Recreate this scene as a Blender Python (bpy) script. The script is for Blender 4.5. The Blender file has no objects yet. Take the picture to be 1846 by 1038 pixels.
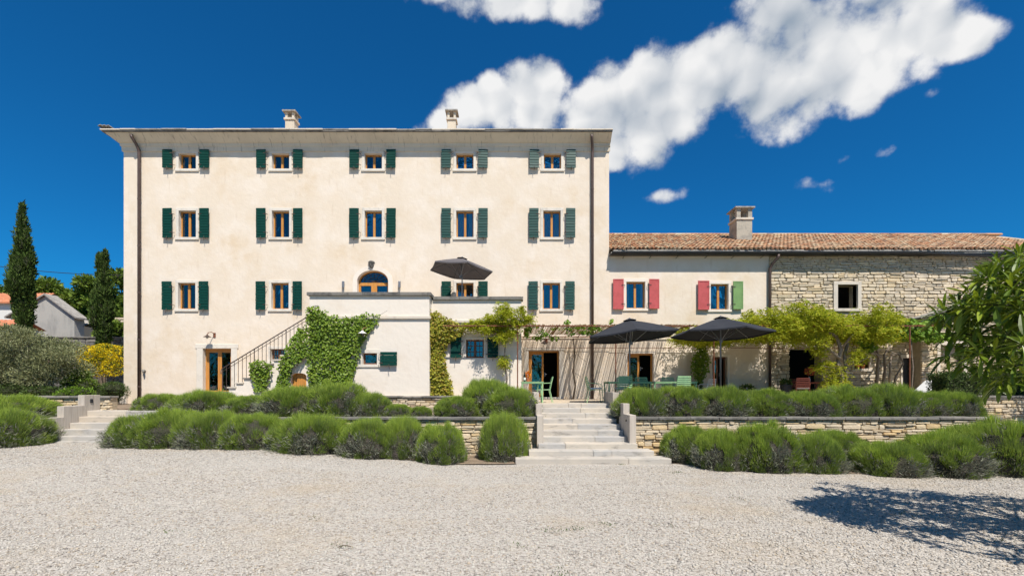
import bpy, math, random
import numpy as np
from mathutils import Vector, Matrix

random.seed(7)
rng = np.random.default_rng(7)
S = bpy.context.scene
COL = S.collection
R = math.radians

# ------------------------------------------------------------------ camera
EYE = 1.86                      # metres above the gravel
FPX = 820.0                     # focal length in photo pixels (1846 wide)
cam = bpy.data.cameras.new('camera')
cam.sensor_width = 36.0
cam.lens = 36.0 * FPX / 1846.0
cam.shift_y = (698 - 519) / 1846.0
cam.clip_start = 0.05
cam.clip_end = 3000
camo = bpy.data.objects.new('camera', cam)
COL.objects.link(camo)
camo.location = (0, 0, EYE)
camo.rotation_euler = (R(90), 0, 0)
S.camera = camo

SUN_EL, SUN_AZ = R(57), R(22.6)          # azimuth measured from the facade normal, towards the right
sun_dir = Vector((math.sin(SUN_AZ) * math.cos(SUN_EL), -math.cos(SUN_AZ) * math.cos(SUN_EL), math.sin(SUN_EL)))

# ------------------------------------------------------------------ world
W = bpy.data.worlds.new('World')
S.world = W
W.use_nodes = True
W.cycles.sampling_method = 'MANUAL'
W.cycles.sample_map_resolution = 256
nt = W.node_tree
nt.nodes.clear()


def N(nt, typ, **kw):
    n = nt.nodes.new(typ)
    for k, v in kw.items():
        setattr(n, k, v)
    return n


def build_world():
    L = nt.links.new
    out = N(nt, 'ShaderNodeOutputWorld')
    bg = N(nt, 'ShaderNodeBackground')
    bg.inputs['Strength'].default_value = 0.10
    L(bg.outputs[0], out.inputs[0])
    sky = N(nt, 'ShaderNodeTexSky', sky_type='NISHITA')
    sky.sun_disc = False
    sky.sun_elevation = SUN_EL
    sky.sun_rotation = R(180) - SUN_AZ
    sky.altitude = 300
    sky.air_density = 1.0
    sky.dust_density = 0.5
    sky.ozone_density = 2.5
    # polarised, deep blue sky: an even tint of the whole dome
    tint = N(nt, 'ShaderNodeMix', data_type='RGBA', blend_type='MULTIPLY')
    tint.inputs[0].default_value = 1.0
    L(sky.outputs[0], tint.inputs[6])
    tint.inputs[7].default_value = (0.045, 0.46, 0.78, 1)
    tc = N(nt, 'ShaderNodeTexCoord')
    d = tc.outputs['Generated']
    sep = N(nt, 'ShaderNodeSeparateXYZ')
    L(d, sep.inputs[0])

    def math_(op, a, b=None, clamp=False):
        n = N(nt, 'ShaderNodeMath', operation=op)
        n.use_clamp = clamp
        for i, v in enumerate((a, b)):
            if v is None:
                continue
            if isinstance(v, (int, float)):
                n.inputs[i].default_value = v
            else:
                L(v, n.inputs[i])
        return n.outputs[0]

    def vmath(op, a, b=None):
        n = N(nt, 'ShaderNodeVectorMath', operation=op)
        for i, v in enumerate((a, b)):
            if v is None:
                continue
            if isinstance(v, (tuple, list)):
                n.inputs[i].default_value = v
            else:
                L(v, n.inputs[i])
        return n

    def noise(vec, scale, detail=6, rough=0.55):
        n = N(nt, 'ShaderNodeTexNoise')
        n.inputs['Scale'].default_value = scale
        n.inputs['Detail'].default_value = detail
        n.inputs['Roughness'].default_value = rough
        L(vec, n.inputs['Vector'])
        return n

    # cloud layout lives on the sky sphere: gnomonic (u, v) for the southern half, a plain map for the other half
    ya = math_('ABSOLUTE', sep.outputs[1])
    yy = math_('MAXIMUM', ya, 0.06)
    u = math_('DIVIDE', sep.outputs[0], yy)
    v = math_('DIVIDE', sep.outputs[2], yy)
    back = math_('LESS_THAN', sep.outputs[1], 0.0)
    u2 = math_('ADD', u, math_('MULTIPLY', back, 40.0))      # the other half has its own clouds
    comb = N(nt, 'ShaderNodeCombineXYZ')
    L(u2, comb.inputs[0]); L(v, comb.inputs[1])
    wn = noise(d, 5.0, 3)
    wv = vmath('SUBTRACT', wn.outputs['Color'], (0.5, 0.5, 0.5))
    ws = vmath('SCALE', wv.outputs[0]); ws.inputs['Scale'].default_value = 0.07
    p = vmath('ADD', comb.outputs[0], ws.outputs[0]).outputs[0]

    def px(x, y):
        return ((x - 923) / FPX, (698 - y) / FPX)
    blobs = []

    def B(x, y, rx, ry, ang=0, s=1.0):
        c = px(x, y)
        k_ = 1.06 if s > 0.5 else 0.9
        blobs.append((c[0], c[1], k_ * rx / FPX, k_ * ry / FPX, R(ang), s))
    # big bank
    B(1140, 205, 120, 105, 20); B(1240, 140, 165, 100, 25); B(1370, 105, 170, 110, 15); B(1500, 75, 170, 110, 15)
    B(1640, 60, 150, 85, 12); B(1420, 175, 120, 75, 10); B(1115, 245, 110, 62, 15); B(1075, 205, 75, 60, 15); B(1540, 130, 130, 75, 15)
    B(1620, -10, 130, 70); B(1200, 215, 90, 70, 10); B(1720, 75, 110, 45, 10); B(1400, 20, 120, 60)
    # middle one
    B(900, 190, 125, 66, 12); B(955, 160, 78, 62, 10); B(820, 220, 95, 36, 12); B(970, 205, 70, 50)
    # top one
    B(930, 0, 150, 48, -10); B(830, -40, 140, 50); B(1020, 15, 65, 40); B(1000, -70, 150, 90)
    # wisps
    for a in ((1205, 350, 48, 15, 18), (1450, 335, 42, 17, 5), (1522, 281, 30, 14, 15), (1612, 268, 28, 13, 10), (1265, 290, 26, 18, 10),
              (1340, 252, 26, 16, 0), (1760, 156, 30, 12, 15), (1685, 168, 32, 15, 20), (1212, 312, 26, 16, 0), (800, 125, 60, 26, 30), (1790, 150, 20, 8, 10)):
        B(*a, s=0.26)
    # clouds outside the frame, all round
    for a in ((2300, 250, 300, 120, 12), (2700, 60, 360, 160, 10), (-500, 150, 260, 90, -10), (-1000, 330, 330, 100, 0),
              (1500, -700, 420, 190, 15), (400, -900, 380, 160, -10), (3300, 300, 320, 110, 5)):
        B(*a)
    for i in range(9):
        x = 40 * FPX + 923 + random.uniform(-1500, 1500)
        B(x, random.uniform(-900, 560), random.uniform(120, 330), random.uniform(50, 120), random.uniform(-20, 20))
    f = None
    # two shared frames: level, and banked by 15 degrees like the big cloud
    c15, s15 = math.cos(R(15)), math.sin(R(15))
    cb = N(nt, 'ShaderNodeCombineXYZ')
    L(vmath('DOT_PRODUCT', p, (c15, s15, 0)).outputs['Value'], cb.inputs[0])
    L(vmath('DOT_PRODUCT', p, (-s15, c15, 0)).outputs['Value'], cb.inputs[1])
    p15 = cb.outputs[0]
    p0_ = vmath('MULTIPLY', p, (1, 1, 0)).outputs[0]
    for (cx, cy, rx, ry, an, s) in blobs:
        if an > R(7):
            src, (cx, cy) = p15, (cx * c15 + cy * s15, -cx * s15 + cy * c15)
        else:
            src = p0_
        m = N(nt, 'ShaderNodeVectorMath', operation='MULTIPLY_ADD')
        L(src, m.inputs[0])
        m.inputs[1].default_value = (1 / rx, 1 / ry, 0)
        m.inputs[2].default_value = (-cx / rx, -cy / ry, 0)
        q = vmath('DOT_PRODUCT', m.outputs[0], m.outputs[0]).outputs['Value']
        ma = N(nt, 'ShaderNodeMath', operation='MULTIPLY_ADD')
        L(q, ma.inputs[0]); ma.inputs[1].default_value = -s; ma.inputs[2].default_value = s if s > 0.5 else s - 0.17
        f = ma.outputs[0] if f is None else math_('MAXIMUM', f, ma.outputs[0])
    f = math_('MAXIMUM', f, -1.3)
    n1 = noise(d, 6.0, 5, 0.58)
    def puff(vec, scale):
        v_ = N(nt, 'ShaderNodeTexVoronoi', feature='F1')
        v_.inputs['Scale'].default_value = scale
        v_.inputs['Detail'].default_value = 1.0
        v_.inputs['Roughness'].default_value = 0.55
        L(vec, v_.inputs['Vector'])
        return math_('SUBTRACT', 0.45, v_.outputs['Distance'])
    dw = vmath('SCALE', wv.outputs[0]); dw.inputs['Scale'].default_value = 0.05
    dv = vmath('ADD', d, dw.outputs[0]).outputs[0]
    pf = pf0 = puff(dv, 13.0)
    n2 = noise(d, 30.0, 5, 0.65)
    pf = math_('ADD', pf, math_('MULTIPLY', math_('SUBTRACT', n2.outputs['Fac'], 0.5), 1.15))
    fb = math_('ADD', math_('MULTIPLY', math_('SUBTRACT', n1.outputs['Fac'], 0.5), 2.2), math_('MULTIPLY', pf, 0.9))
    dens = math_('ADD', math_('MULTIPLY', f, 1.15), math_('ADD', fb, 0.16))
    mr = N(nt, 'ShaderNodeMapRange', interpolation_type='SMOOTHERSTEP')
    mr.inputs['From Min'].default_value = -0.05
    mr.inputs['From Max'].default_value = 0.85
    L(dens, mr.inputs['Value'])
    alpha = mr.outputs[0]
    # relief: density compared a little way towards the sun (up and to the left of the bank)
    off = vmath('ADD', dv, (-0.014, 0.0, 0.030))
    rel = math_('SUBTRACT', pf0, puff(off.outputs[0], 13.0))
    big = noise(d, 3.2, 2)
    lit = math_('ADD', math_('ADD', math_('ADD', math_('MULTIPLY', rel, 0.75), math_('MULTIPLY', math_('SUBTRACT', n2.outputs['Fac'], 0.5), 0.2)), 0.72), math_('MULTIPLY', math_('SUBTRACT', big.outputs['Fac'], 0.5), 2.3), clamp=True)
    cm = N(nt, 'ShaderNodeMix', data_type='RGBA')
    cm.inputs[6].default_value = (2.35, 2.85, 3.5, 1)
    cm.inputs[7].default_value = (6.5, 6.5, 6.5, 1)
    L(lit, cm.inputs[0])
    fin = N(nt, 'ShaderNodeMix', data_type='RGBA')
    L(alpha, fin.inputs[0]); L(tint.outputs[2], fin.inputs[6]); L(cm.outputs[2], fin.inputs[7])
    L(fin.outputs[2], bg.inputs['Color'])


build_world()

# ------------------------------------------------------------------ sun and exposure
sl = bpy.data.lights.new('sun', 'SUN')
sl.energy = 5.0
sl.angle = R(0.53)
sl.color = (1.0, 0.94, 0.86)
so = bpy.data.objects.new('sun', sl)
COL.objects.link(so)
so.location = (10, -20, 40)
so.rotation_mode = 'QUATERNION'
so.rotation_quaternion = (-sun_dir).to_track_quat('-Z', 'Y')

S.view_settings.view_transform = 'Standard'
S.view_settings.look = 'None'
S.view_settings.gamma = 1
S.view_settings.use_curve_mapping = False
S.view_settings.exposure = 0.46
S.cycles.use_denoising = True
S.cycles.max_bounces = 6
S.cycles.use_adaptive_sampling = True
S.cycles.adaptive_threshold = 0.025
S.cycles.transparent_max_bounces = 12

# ================================================================== helpers


def gx(px, D):
    return (px - 923) * D / FPX


def gz(py, D):
    return EYE + (698 - py) * D / FPX


def np_mesh(name, V, F):
    """V (n,3), F (m,k) arrays."""
    V = np.asarray(V, dtype=np.float32)
    F = np.asarray(F, dtype=np.int32)
    me = bpy.data.meshes.new(name)
    me.vertices.add(len(V))
    me.vertices.foreach_set('co', V.ravel())
    m, k = F.shape
    me.loops.add(m * k)
    me.loops.foreach_set('vertex_index', F.ravel())
    me.polygons.add(m)
    me.polygons.foreach_set('loop_start', np.arange(0, m * k, k, dtype=np.int32))
    me.polygons.foreach_set('loop_total', np.full(m, k, dtype=np.int32))
    me.update(calc_edges=True)
    return me


class MB:
    def __init__(self):
        self.v, self.f = [], []

    def add(self, vs, fs):
        o = len(self.v)
        self.v += [tuple(map(float, p)) for p in vs]
        self.f += [tuple(i + o for i in f) for f in fs]
        return self

    def box(self, x0, x1, y0, y1, z0, z1):
        x0, x1 = min(x0, x1), max(x0, x1)
        y0, y1 = min(y0, y1), max(y0, y1)
        z0, z1 = min(z0, z1), max(z0, z1)
        return self.add([(x0, y0, z0), (x1, y0, z0), (x1, y1, z0), (x0, y1, z0), (x0, y0, z1), (x1, y0, z1), (x1, y1, z1), (x0, y1, z1)],
                        [(0, 3, 2, 1), (4, 5, 6, 7), (0, 1, 5, 4), (1, 2, 6, 5), (2, 3, 7, 6), (3, 0, 4, 7)])

    def quad(self, a, b, c, d):
        return self.add([a, b, c, d], [(0, 1, 2, 3)])

    def prism(self, poly, a0, a1, axis='y'):
        """poly: list of (p,q), counter-clockwise as seen from -y (axis y: p=x,q=z), extruded along the axis from a0 to a1."""
        n = len(poly)
        def pt(p, q, a):
            return {'y': (p, a, q), 'x': (a, p, q), 'z': (p, q, a)}[axis]
        vs = [pt(p, q, a0) for p, q in poly] + [pt(p, q, a1) for p, q in poly]
        fs = [tuple(range(n)), tuple(reversed(range(n, 2 * n)))]
        for i in range(n):
            j = (i + 1) % n
            fs.append((i, i + n, j + n, j))
        return self.add(vs, fs)

    def tube(self, path, r, n=8, cap=True):
        P = [Vector(p) for p in path]
        rr = r if isinstance(r, (list, tuple)) else [r] * len(P)
        T = []
        for i in range(len(P)):
            a = P[max(i - 1, 0)]; b = P[min(i + 1, len(P) - 1)]
            T.append((b - a).normalized())
        up = Vector((0, 0, 1)) if abs(T[0].z) < 0.9 else Vector((1, 0, 0))
        u = T[0].cross(up).normalized()
        vs = []
        for i, p in enumerate(P):
            u = (u - T[i] * u.dot(T[i])).normalized()
            w = T[i].cross(u)
            for k in range(n):
                a = 2 * math.pi * k / n
                vs.append(p + (u * math.cos(a) + w * math.sin(a)) * rr[i])
        fs = []
        for i in range(len(P) - 1):
            for k in range(n):
                k2 = (k + 1) % n
                fs.append((i * n + k, i * n + k2, (i + 1) * n + k2, (i + 1) * n + k))
        if cap:
            fs.append(tuple(reversed(range(n))))
            fs.append(tuple(range((len(P) - 1) * n, len(P) * n)))
        return self.add(vs, fs)

    def lathe(self, prof, n=12, c=(0, 0, 0)):
        vs = []
        for (r, z) in prof:
            for k in range(n):
                a = 2 * math.pi * k / n
                vs.append((c[0] + r * math.cos(a), c[1] + r * math.sin(a), c[2] + z))
        fs = []
        for i in range(len(prof) - 1):
            for k in range(n):
                k2 = (k + 1) % n
                fs.append((i * n + k, i * n + k2, (i + 1) * n + k2, (i + 1) * n + k))
        fs.append(tuple(reversed(range(n))))
        fs.append(tuple(range((len(prof) - 1) * n, len(prof) * n)))
        return self.add(vs, fs)

    def mesh(self, name='m'):
        me = bpy.data.meshes.new(name)
        me.from_pydata(self.v, [], self.f)
        me.update()
        return me


def obj(name, mesh, mat, parent=None, loc=(0, 0, 0), rot=(0, 0, 0), scale=(1, 1, 1), kind=None, bevel=0, smooth=False, local=False):
    if isinstance(mesh, MB):
        mesh = mesh.mesh(name)
    if mat is not None and len(mesh.materials) == 0:
        mesh.materials.append(mat)
    if smooth:
        mesh.polygons.foreach_set('use_smooth', [True] * len(mesh.polygons))
    o = bpy.data.objects.new(name, mesh)
    COL.objects.link(o)
    o.location = loc
    o.rotation_euler = rot
    o.scale = scale
    if parent is not None:
        o.parent = parent
        if parent.type == 'EMPTY' and not local and not parent.get('is_local'):
            o.matrix_parent_inverse = Matrix.Translation(-Vector(parent.location))
    if kind:
        o['kind'] = kind
    if bevel:
        b = o.modifiers.new('bevel', 'BEVEL')
        b.width = bevel
        b.segments = 2
        b.limit_method = 'ANGLE'
    return o


def tag(o, label, cat, group=None):
    o['label'] = label
    o['category'] = cat
    if group:
        o['group'] = group
    return o


def thing(name, label, cat, loc=(0, 0, 0), rotz=0.0, group=None, local=False):
    o = bpy.data.objects.new(name, None)
    COL.objects.link(o)
    o.empty_display_size = 0.2
    o.location = loc
    o.rotation_euler = (0, 0, rotz)
    if local:
        o['is_local'] = 1
    return tag(o, label, cat, group)


def copy_tree(o, parent=None):
    c = o.copy()
    COL.objects.link(c)
    c.parent = parent
    for ch in list(o.children):
        copy_tree(ch, c)
    return c


def struct(name, mesh, mat, **kw):
    return obj(name, mesh, mat, kind='structure', **kw)


# ------------------------------------------------------------------ materials
MATS = {}


def mat(name, col, rough=0.8, rnd=None, var=None, var2=None, bump=None, bump2=None, spec=0.3, metal=0.0, transl=0.0, streak=None, coat=0.0):
    """rnd: list of colours picked per piece; var: (colour, scale, lo, hi[, stretch]) noise patches; bump: (scale, strength, distance)."""
    m = bpy.data.materials.new(name)
    m.use_nodes = True
    t = m.node_tree
    b = t.nodes['Principled BSDF']
    L = t.links.new
    b.inputs['Roughness'].default_value = rough
    b.inputs['Specular IOR Level'].default_value = spec
    b.inputs['Metallic'].default_value = metal
    tc = N(t, 'ShaderNodeTexCoord')
    geo = N(t, 'ShaderNodeNewGeometry')
    pos = geo.outputs['Position']
    if rnd:
        oi = N(t, 'ShaderNodeObjectInfo')
        a = N(t, 'ShaderNodeMath', operation='ADD')
        L(oi.outputs['Random'], a.inputs[0]); L(geo.outputs['Random Per Island'], a.inputs[1])
        fr = N(t, 'ShaderNodeMath', operation='FRACT')
        L(a.outputs[0], fr.inputs[0])
        cr = N(t, 'ShaderNodeValToRGB')
        el = cr.color_ramp.elements
        while len(el) < len(rnd):
            el.new(0.5)
        for i, c in enumerate(rnd):
            el[i].position = i / max(1, len(rnd) - 1)
            el[i].color = (*c, 1)
        L(fr.outputs[0], cr.inputs[0])
        cur = cr.outputs[0]
    else:
        rgb = N(t, 'ShaderNodeRGB')
        rgb.outputs[0].default_value = (*col, 1)
        cur = rgb.outputs[0]
    for vv in (var, var2, streak):
        if not vv:
            continue
        c2, sc, lo, hi = vv[:4]
        st = vv[4] if len(vv) > 4 else (1, 1, 1)
        mp = N(t, 'ShaderNodeMapping')
        mp.inputs['Scale'].default_value = st
        L(pos, mp.inputs['Vector'])
        n = N(t, 'ShaderNodeTexNoise')
        n.inputs['Scale'].default_value = sc
        n.inputs['Detail'].default_value = 7
        n.inputs['Roughness'].default_value = 0.62
        L(mp.outputs[0], n.inputs['Vector'])
        mr = N(t, 'ShaderNodeMapRange')
        mr.inputs['From Min'].default_value = lo
        mr.inputs['From Max'].default_value = hi
        L(n.outputs['Fac'], mr.inputs['Value'])
        mx = N(t, 'ShaderNodeMix', data_type='RGBA')
        L(mr.outputs[0], mx.inputs[0]); L(cur, mx.inputs[6])
        mx.inputs[7].default_value = (*c2, 1)
        cur = mx.outputs[2]
    L(cur, b.inputs['Base Color'])
    prev = None
    for bb in (bump, bump2):
        if not bb:
            continue
        n = N(t, 'ShaderNodeTexNoise')
        n.inputs['Scale'].default_value = bb[0]
        n.inputs['Detail'].default_value = 5
        L(pos, n.inputs['Vector'])
        bp = N(t, 'ShaderNodeBump')
        bp.inputs['Strength'].default_value = bb[1]
        bp.inputs['Distance'].default_value = bb[2]
        L(n.outputs['Fac'], bp.inputs['Height'])
        if prev:
            L(prev, bp.inputs['Normal'])
        prev = bp.outputs[0]
    if prev:
        L(prev, b.inputs['Normal'])
    if coat:
        b.inputs['Coat Weight'].default_value = coat
        b.inputs['Coat Roughness'].default_value = 0.25
    if transl:
        tr = N(t, 'ShaderNodeBsdfTranslucent')
        L(cur, tr.inputs['Color'])
        ms = N(t, 'ShaderNodeMixShader')
        ms.inputs[0].default_value = transl
        L(b.outputs[0], ms.inputs[1]); L(tr.outputs[0], ms.inputs[2])
        L(ms.outputs[0], t.nodes['Material Output'].inputs['Surface'])
    MATS[name] = m
    return m


WINSTONE = mat('window_stone', (0.64, 0.585, 0.50), 0.85, var=((0.46, 0.42, 0.36), 3.0, 0.5, 0.78), bump=(30, 0.3, 0.01), spec=0.2)


def glass_mat():
    m = bpy.data.materials.new('window_glass')
    m.use_nodes = True
    t = m.node_tree
    t.nodes.remove(t.nodes['Principled BSDF'])
    L = t.links.new
    gl = N(t, 'ShaderNodeBsdfGlossy')
    gl.inputs['Roughness'].default_value = 0.01
    tr = N(t, 'ShaderNodeBsdfTransparent')
    tr.inputs['Color'].default_value = (0.80, 0.86, 0.86, 1)
    geo = N(t, 'ShaderNodeNewGeometry')
    n = N(t, 'ShaderNodeTexNoise')
    n.inputs['Scale'].default_value = 3.0
    n.inputs['Detail'].default_value = 2
    L(geo.outputs['Position'], n.inputs['Vector'])
    bp = N(t, 'ShaderNodeBump')
    bp.inputs['Strength'].default_value = 0.25
    bp.inputs['Distance'].default_value = 0.02
    L(n.outputs['Fac'], bp.inputs['Height'])
    L(bp.outputs[0], gl.inputs['Normal'])
    fr = N(t, 'ShaderNodeFresnel'); fr.inputs['IOR'].default_value = 2.25
    ms = N(t, 'ShaderNodeMixShader')
    L(fr.outputs[0], ms.inputs[0])
    L(tr.outputs[0], ms.inputs[1]); L(gl.outputs[0], ms.inputs[2])
    L(ms.outputs[0], t.nodes['Material Output'].inputs['Surface'])
    return m


GLASS = glass_mat()
PLASTER = mat('cream_plaster', (0.665, 0.565, 0.445), 0.9, var=((0.61, 0.475, 0.32), 0.55, 0.52, 0.80), var2=((0.71, 0.625, 0.525), 1.3, 0.44, 0.72),
              streak=((0.54, 0.425, 0.30), 2.2, 0.60, 0.88, (2.2, 1, 0.35)), bump=(7, 0.30, 0.03), bump2=(60, 0.2, 0.006), spec=0.1)
PLASTER2 = mat('white_plaster', (0.70, 0.63, 0.54), 0.9, var=((0.64, 0.54, 0.43), 0.9, 0.5, 0.85), var2=((0.60, 0.53, 0.44), 2.0, 0.58, 0.9, (2.5, 1, 0.4)),
               bump=(6, 0.3, 0.03), bump2=(50, 0.2, 0.006), spec=0.1)
CORNICE = mat('cornice_plaster', (0.63, 0.55, 0.43), 0.9, var=((0.5, 0.43, 0.33), 1.0, 0.45, 0.8), var2=((0.20, 0.17, 0.14), 2.6, 0.57, 0.80, (4, 1, 0.5)), bump=(20, 0.25, 0.02), spec=0.1)
LIMESTONE = mat('pale_limestone', (0.57, 0.505, 0.42), 0.85, var=((0.40, 0.355, 0.295), 3.0, 0.48, 0.75), var2=((0.62, 0.53, 0.41), 1.2, 0.5, 0.8), bump=(30, 0.3, 0.01), spec=0.2)
STEPSTONE = mat('step_stone', (0.5, 0.5, 0.5), 0.8, rnd=[(0.46, 0.395, 0.315), (0.37, 0.36, 0.34), (0.49, 0.43, 0.35), (0.36, 0.35, 0.335), (0.46, 0.41, 0.34)],
                var=((0.20, 0.185, 0.165), 4.5, 0.53, 0.72, (0.6, 1, 2.5)), var2=((0.55, 0.48, 0.385), 1.2, 0.5, 0.8), bump=(40, 0.25, 0.01), spec=0.2)
CONCRETE = mat('board_marked_concrete', (0.47, 0.415, 0.35), 0.85, var=((0.32, 0.275, 0.23), 3.0, 0.46, 0.75, (3, 6, 0.3)), bump=(25, 0.3, 0.008), spec=0.2)
GREYCAP = mat('grey_capstone', (0.4, 0.4, 0.4), 0.9, rnd=[(0.12, 0.115, 0.105), (0.21, 0.195, 0.17), (0.155, 0.148, 0.135), (0.27, 0.245, 0.21)],
              var=((0.07, 0.067, 0.062), 4, 0.48, 0.72), bump=(25, 0.5, 0.02), spec=0.15)
RUBBLE = mat('honey_rubble_stone', (0.5, 0.45, 0.35), 0.9,
             rnd=[(0.58, 0.45, 0.27), (0.54, 0.44, 0.30), (0.62, 0.51, 0.36), (0.50, 0.42, 0.30), (0.62, 0.52, 0.38), (0.60, 0.43, 0.22), (0.45, 0.39, 0.30), (0.58, 0.47, 0.32)],
             var=((0.27, 0.24, 0.20), 5, 0.55, 0.8), bump=(22, 0.6, 0.025), spec=0.15)
WINGSTONE = mat('wing_rubble_stone', (0.5, 0.45, 0.35), 0.9,
                rnd=[(0.58, 0.48, 0.34), (0.54, 0.45, 0.325), (0.61, 0.515, 0.38), (0.52, 0.44, 0.335), (0.63, 0.53, 0.385), (0.59, 0.465, 0.29), (0.57, 0.48, 0.35)],
                var=((0.30, 0.27, 0.225), 2.2, 0.50, 0.80), bump=(22, 0.6, 0.025), spec=0.15)
MORTAR = mat('earth_mortar', (0.36, 0.30, 0.215), 0.95, var=((0.46, 0.38, 0.27), 6, 0.45, 0.7), bump=(30, 0.6, 0.03), spec=0.1)
OLDRENDER = mat('old_render', (0.40, 0.36, 0.29), 0.95, var=((0.25, 0.23, 0.20), 3, 0.45, 0.7), bump=(20, 0.6, 0.03), spec=0.1)
WOOD = mat('varnished_wood', (0.52, 0.235, 0.055), 0.5, var=((0.36, 0.145, 0.035), 6, 0.45, 0.75, (3, 3, 0.4)), spec=0.3)
DARKWOOD = mat('dark_wood', (0.16, 0.07, 0.035), 0.55, var=((0.10, 0.045, 0.02), 6, 0.45, 0.75, (3, 3, 0.4)), spec=0.3)
GREENPAINT = mat('green_shutter_paint', (0.0025, 0.038, 0.028), 0.6, var=((0.005, 0.052, 0.040), 5, 0.5, 0.8, (0.6, 1, 3)), var2=((0.05, 0.095, 0.08), 5, 0.70, 0.9, (0.4, 1, 6)), spec=0.12)
GREENPAINT2 = mat('faded_sheen_shutter_paint', (0.005, 0.045, 0.035), 0.5, var=((0.012, 0.065, 0.052), 5, 0.45, 0.75, (0.5, 1, 3)), var2=((0.30, 0.36, 0.34), 5, 0.68, 0.84, (0.3, 1, 8)), spec=0.3)  # faded green; the pale stripes are sheen of tilted boards put into the colour
REDPAINT = mat('red_shutter_paint', (0.46, 0.085, 0.085), 0.6, var=((0.36, 0.065, 0.06), 4, 0.45, 0.75), spec=0.3)
SAGEPAINT = mat('sage_shutter_paint', (0.17, 0.29, 0.10), 0.6, var=((0.13, 0.23, 0.085), 4, 0.45, 0.75), spec=0.3)
IRON = mat('dark_iron', (0.05, 0.035, 0.03), 0.6, var=((0.10, 0.05, 0.03), 8, 0.5, 0.7), spec=0.4)
PIPE = mat('brown_downpipe', (0.095, 0.062, 0.05), 0.45, var=((0.07, 0.045, 0.035), 3, 0.45, 0.7), spec=0.4)
GUTTER = mat('dark_gutter', (0.025, 0.026, 0.03), 0.45, spec=0.4)
RUST = mat('rusty_iron', (0.20, 0.075, 0.04), 0.8, var=((0.11, 0.045, 0.03), 9, 0.45, 0.7), spec=0.2)
TILE = mat('clay_tile', (0.4, 0.2, 0.1), 0.85, rnd=[(0.39, 0.18, 0.09), (0.47, 0.27, 0.145), (0.31, 0.135, 0.07), (0.50, 0.36, 0.22), (0.20, 0.115, 0.075), (0.53, 0.42, 0.27), (0.40, 0.195, 0.10)],
           var=((0.30, 0.23, 0.17), 3, 0.52, 0.78), var2=((0.60, 0.48, 0.36), 5, 0.58, 0.8), bump=(30, 0.4, 0.01), spec=0.15)
REDTILE = mat('new_red_tile', (0.46, 0.17, 0.085), 0.85, var=((0.30, 0.12, 0.07), 2.5, 0.45, 0.7), var2=((0.52, 0.27, 0.16), 4, 0.5, 0.75), spec=0.15)
SLAB = mat('stone_slab_roof', (0.33, 0.305, 0.27), 0.9, var=((0.15, 0.143, 0.132), 3, 0.45, 0.7), bump=(20, 0.5, 0.03), spec=0.15)
CURTAIN = mat('white_curtain', (0.85, 0.86, 0.88), 0.9, spec=0.1, transl=0.2)
ROOM = mat('dim_room', (0.035, 0.03, 0.026), 0.9)
CANVAS = mat('charcoal_canvas', (0.028, 0.030, 0.036), 0.85, var=((0.036, 0.038, 0.045), 3, 0.4, 0.7), bump=(90, 0.15, 0.004), spec=0.2, transl=0.02)
CANVAS2 = mat('grey_canvas', (0.10, 0.092, 0.096), 0.85, var=((0.12, 0.112, 0.116), 3, 0.4, 0.7), bump=(90, 0.15, 0.004), spec=0.2, transl=0.02)
GREYMETAL = mat('grey_metal', (0.22, 0.23, 0.25), 0.45, metal=0.6)
GREENMETAL = mat('green_painted_metal', (0.33, 0.52, 0.26), 0.5, var=((0.24, 0.40, 0.20), 8, 0.4, 0.7), spec=0.4)
WHITECLOTH = mat('white_cloth', (0.60, 0.59, 0.57), 0.9, bump=(15, 0.3, 0.02), spec=0.1)
BLACKPOT = mat('black_pot', (0.022, 0.025, 0.03), 0.6, bump=(20, 0.2, 0.01))
TERRACOTTA = mat('terracotta', (0.50, 0.14, 0.06), 0.8)
BOTTLE = mat('dark_bottle_glass', (0.012, 0.02, 0.012), 0.12, spec=0.6)
PAPER = mat('white_label', (0.75, 0.74, 0.70), 0.8)
REDBROWN = mat('red_brown_metal', (0.16, 0.045, 0.03), 0.5)
REED = mat('reed', (0.4, 0.3, 0.15), 0.8, rnd=[(0.42, 0.31, 0.16), (0.34, 0.24, 0.12), (0.48, 0.37, 0.20), (0.28, 0.20, 0.11)], spec=0.2)
BARK = mat('bark', (0.16, 0.125, 0.09), 0.9, var=((0.09, 0.07, 0.05), 9, 0.45, 0.7, (1, 1, 0.3)), bump=(25, 0.7, 0.03))
GREYBARK = mat('grey_vine_bark', (0.24, 0.20, 0.16), 0.9, var=((0.12, 0.10, 0.08), 9, 0.45, 0.7, (1, 1, 0.3)), bump=(25, 0.7, 0.03))
LAV = mat('lavender_shoots', (0.1, 0.2, 0.04), 0.75, rnd=[(0.18, 0.275, 0.055), (0.235, 0.35, 0.065), (0.16, 0.245, 0.065), (0.22, 0.32, 0.095), (0.30, 0.395, 0.095), (0.20, 0.27, 0.11)], spec=0.15, transl=0.4)
LAVOLD = mat('lavender_grey_tufts', (0.15, 0.17, 0.12), 0.85, rnd=[(0.18, 0.20, 0.11), (0.25, 0.265, 0.19), (0.14, 0.135, 0.105), (0.17, 0.16, 0.13), (0.29, 0.30, 0.22)], spec=0.1, transl=0.15)
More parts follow.
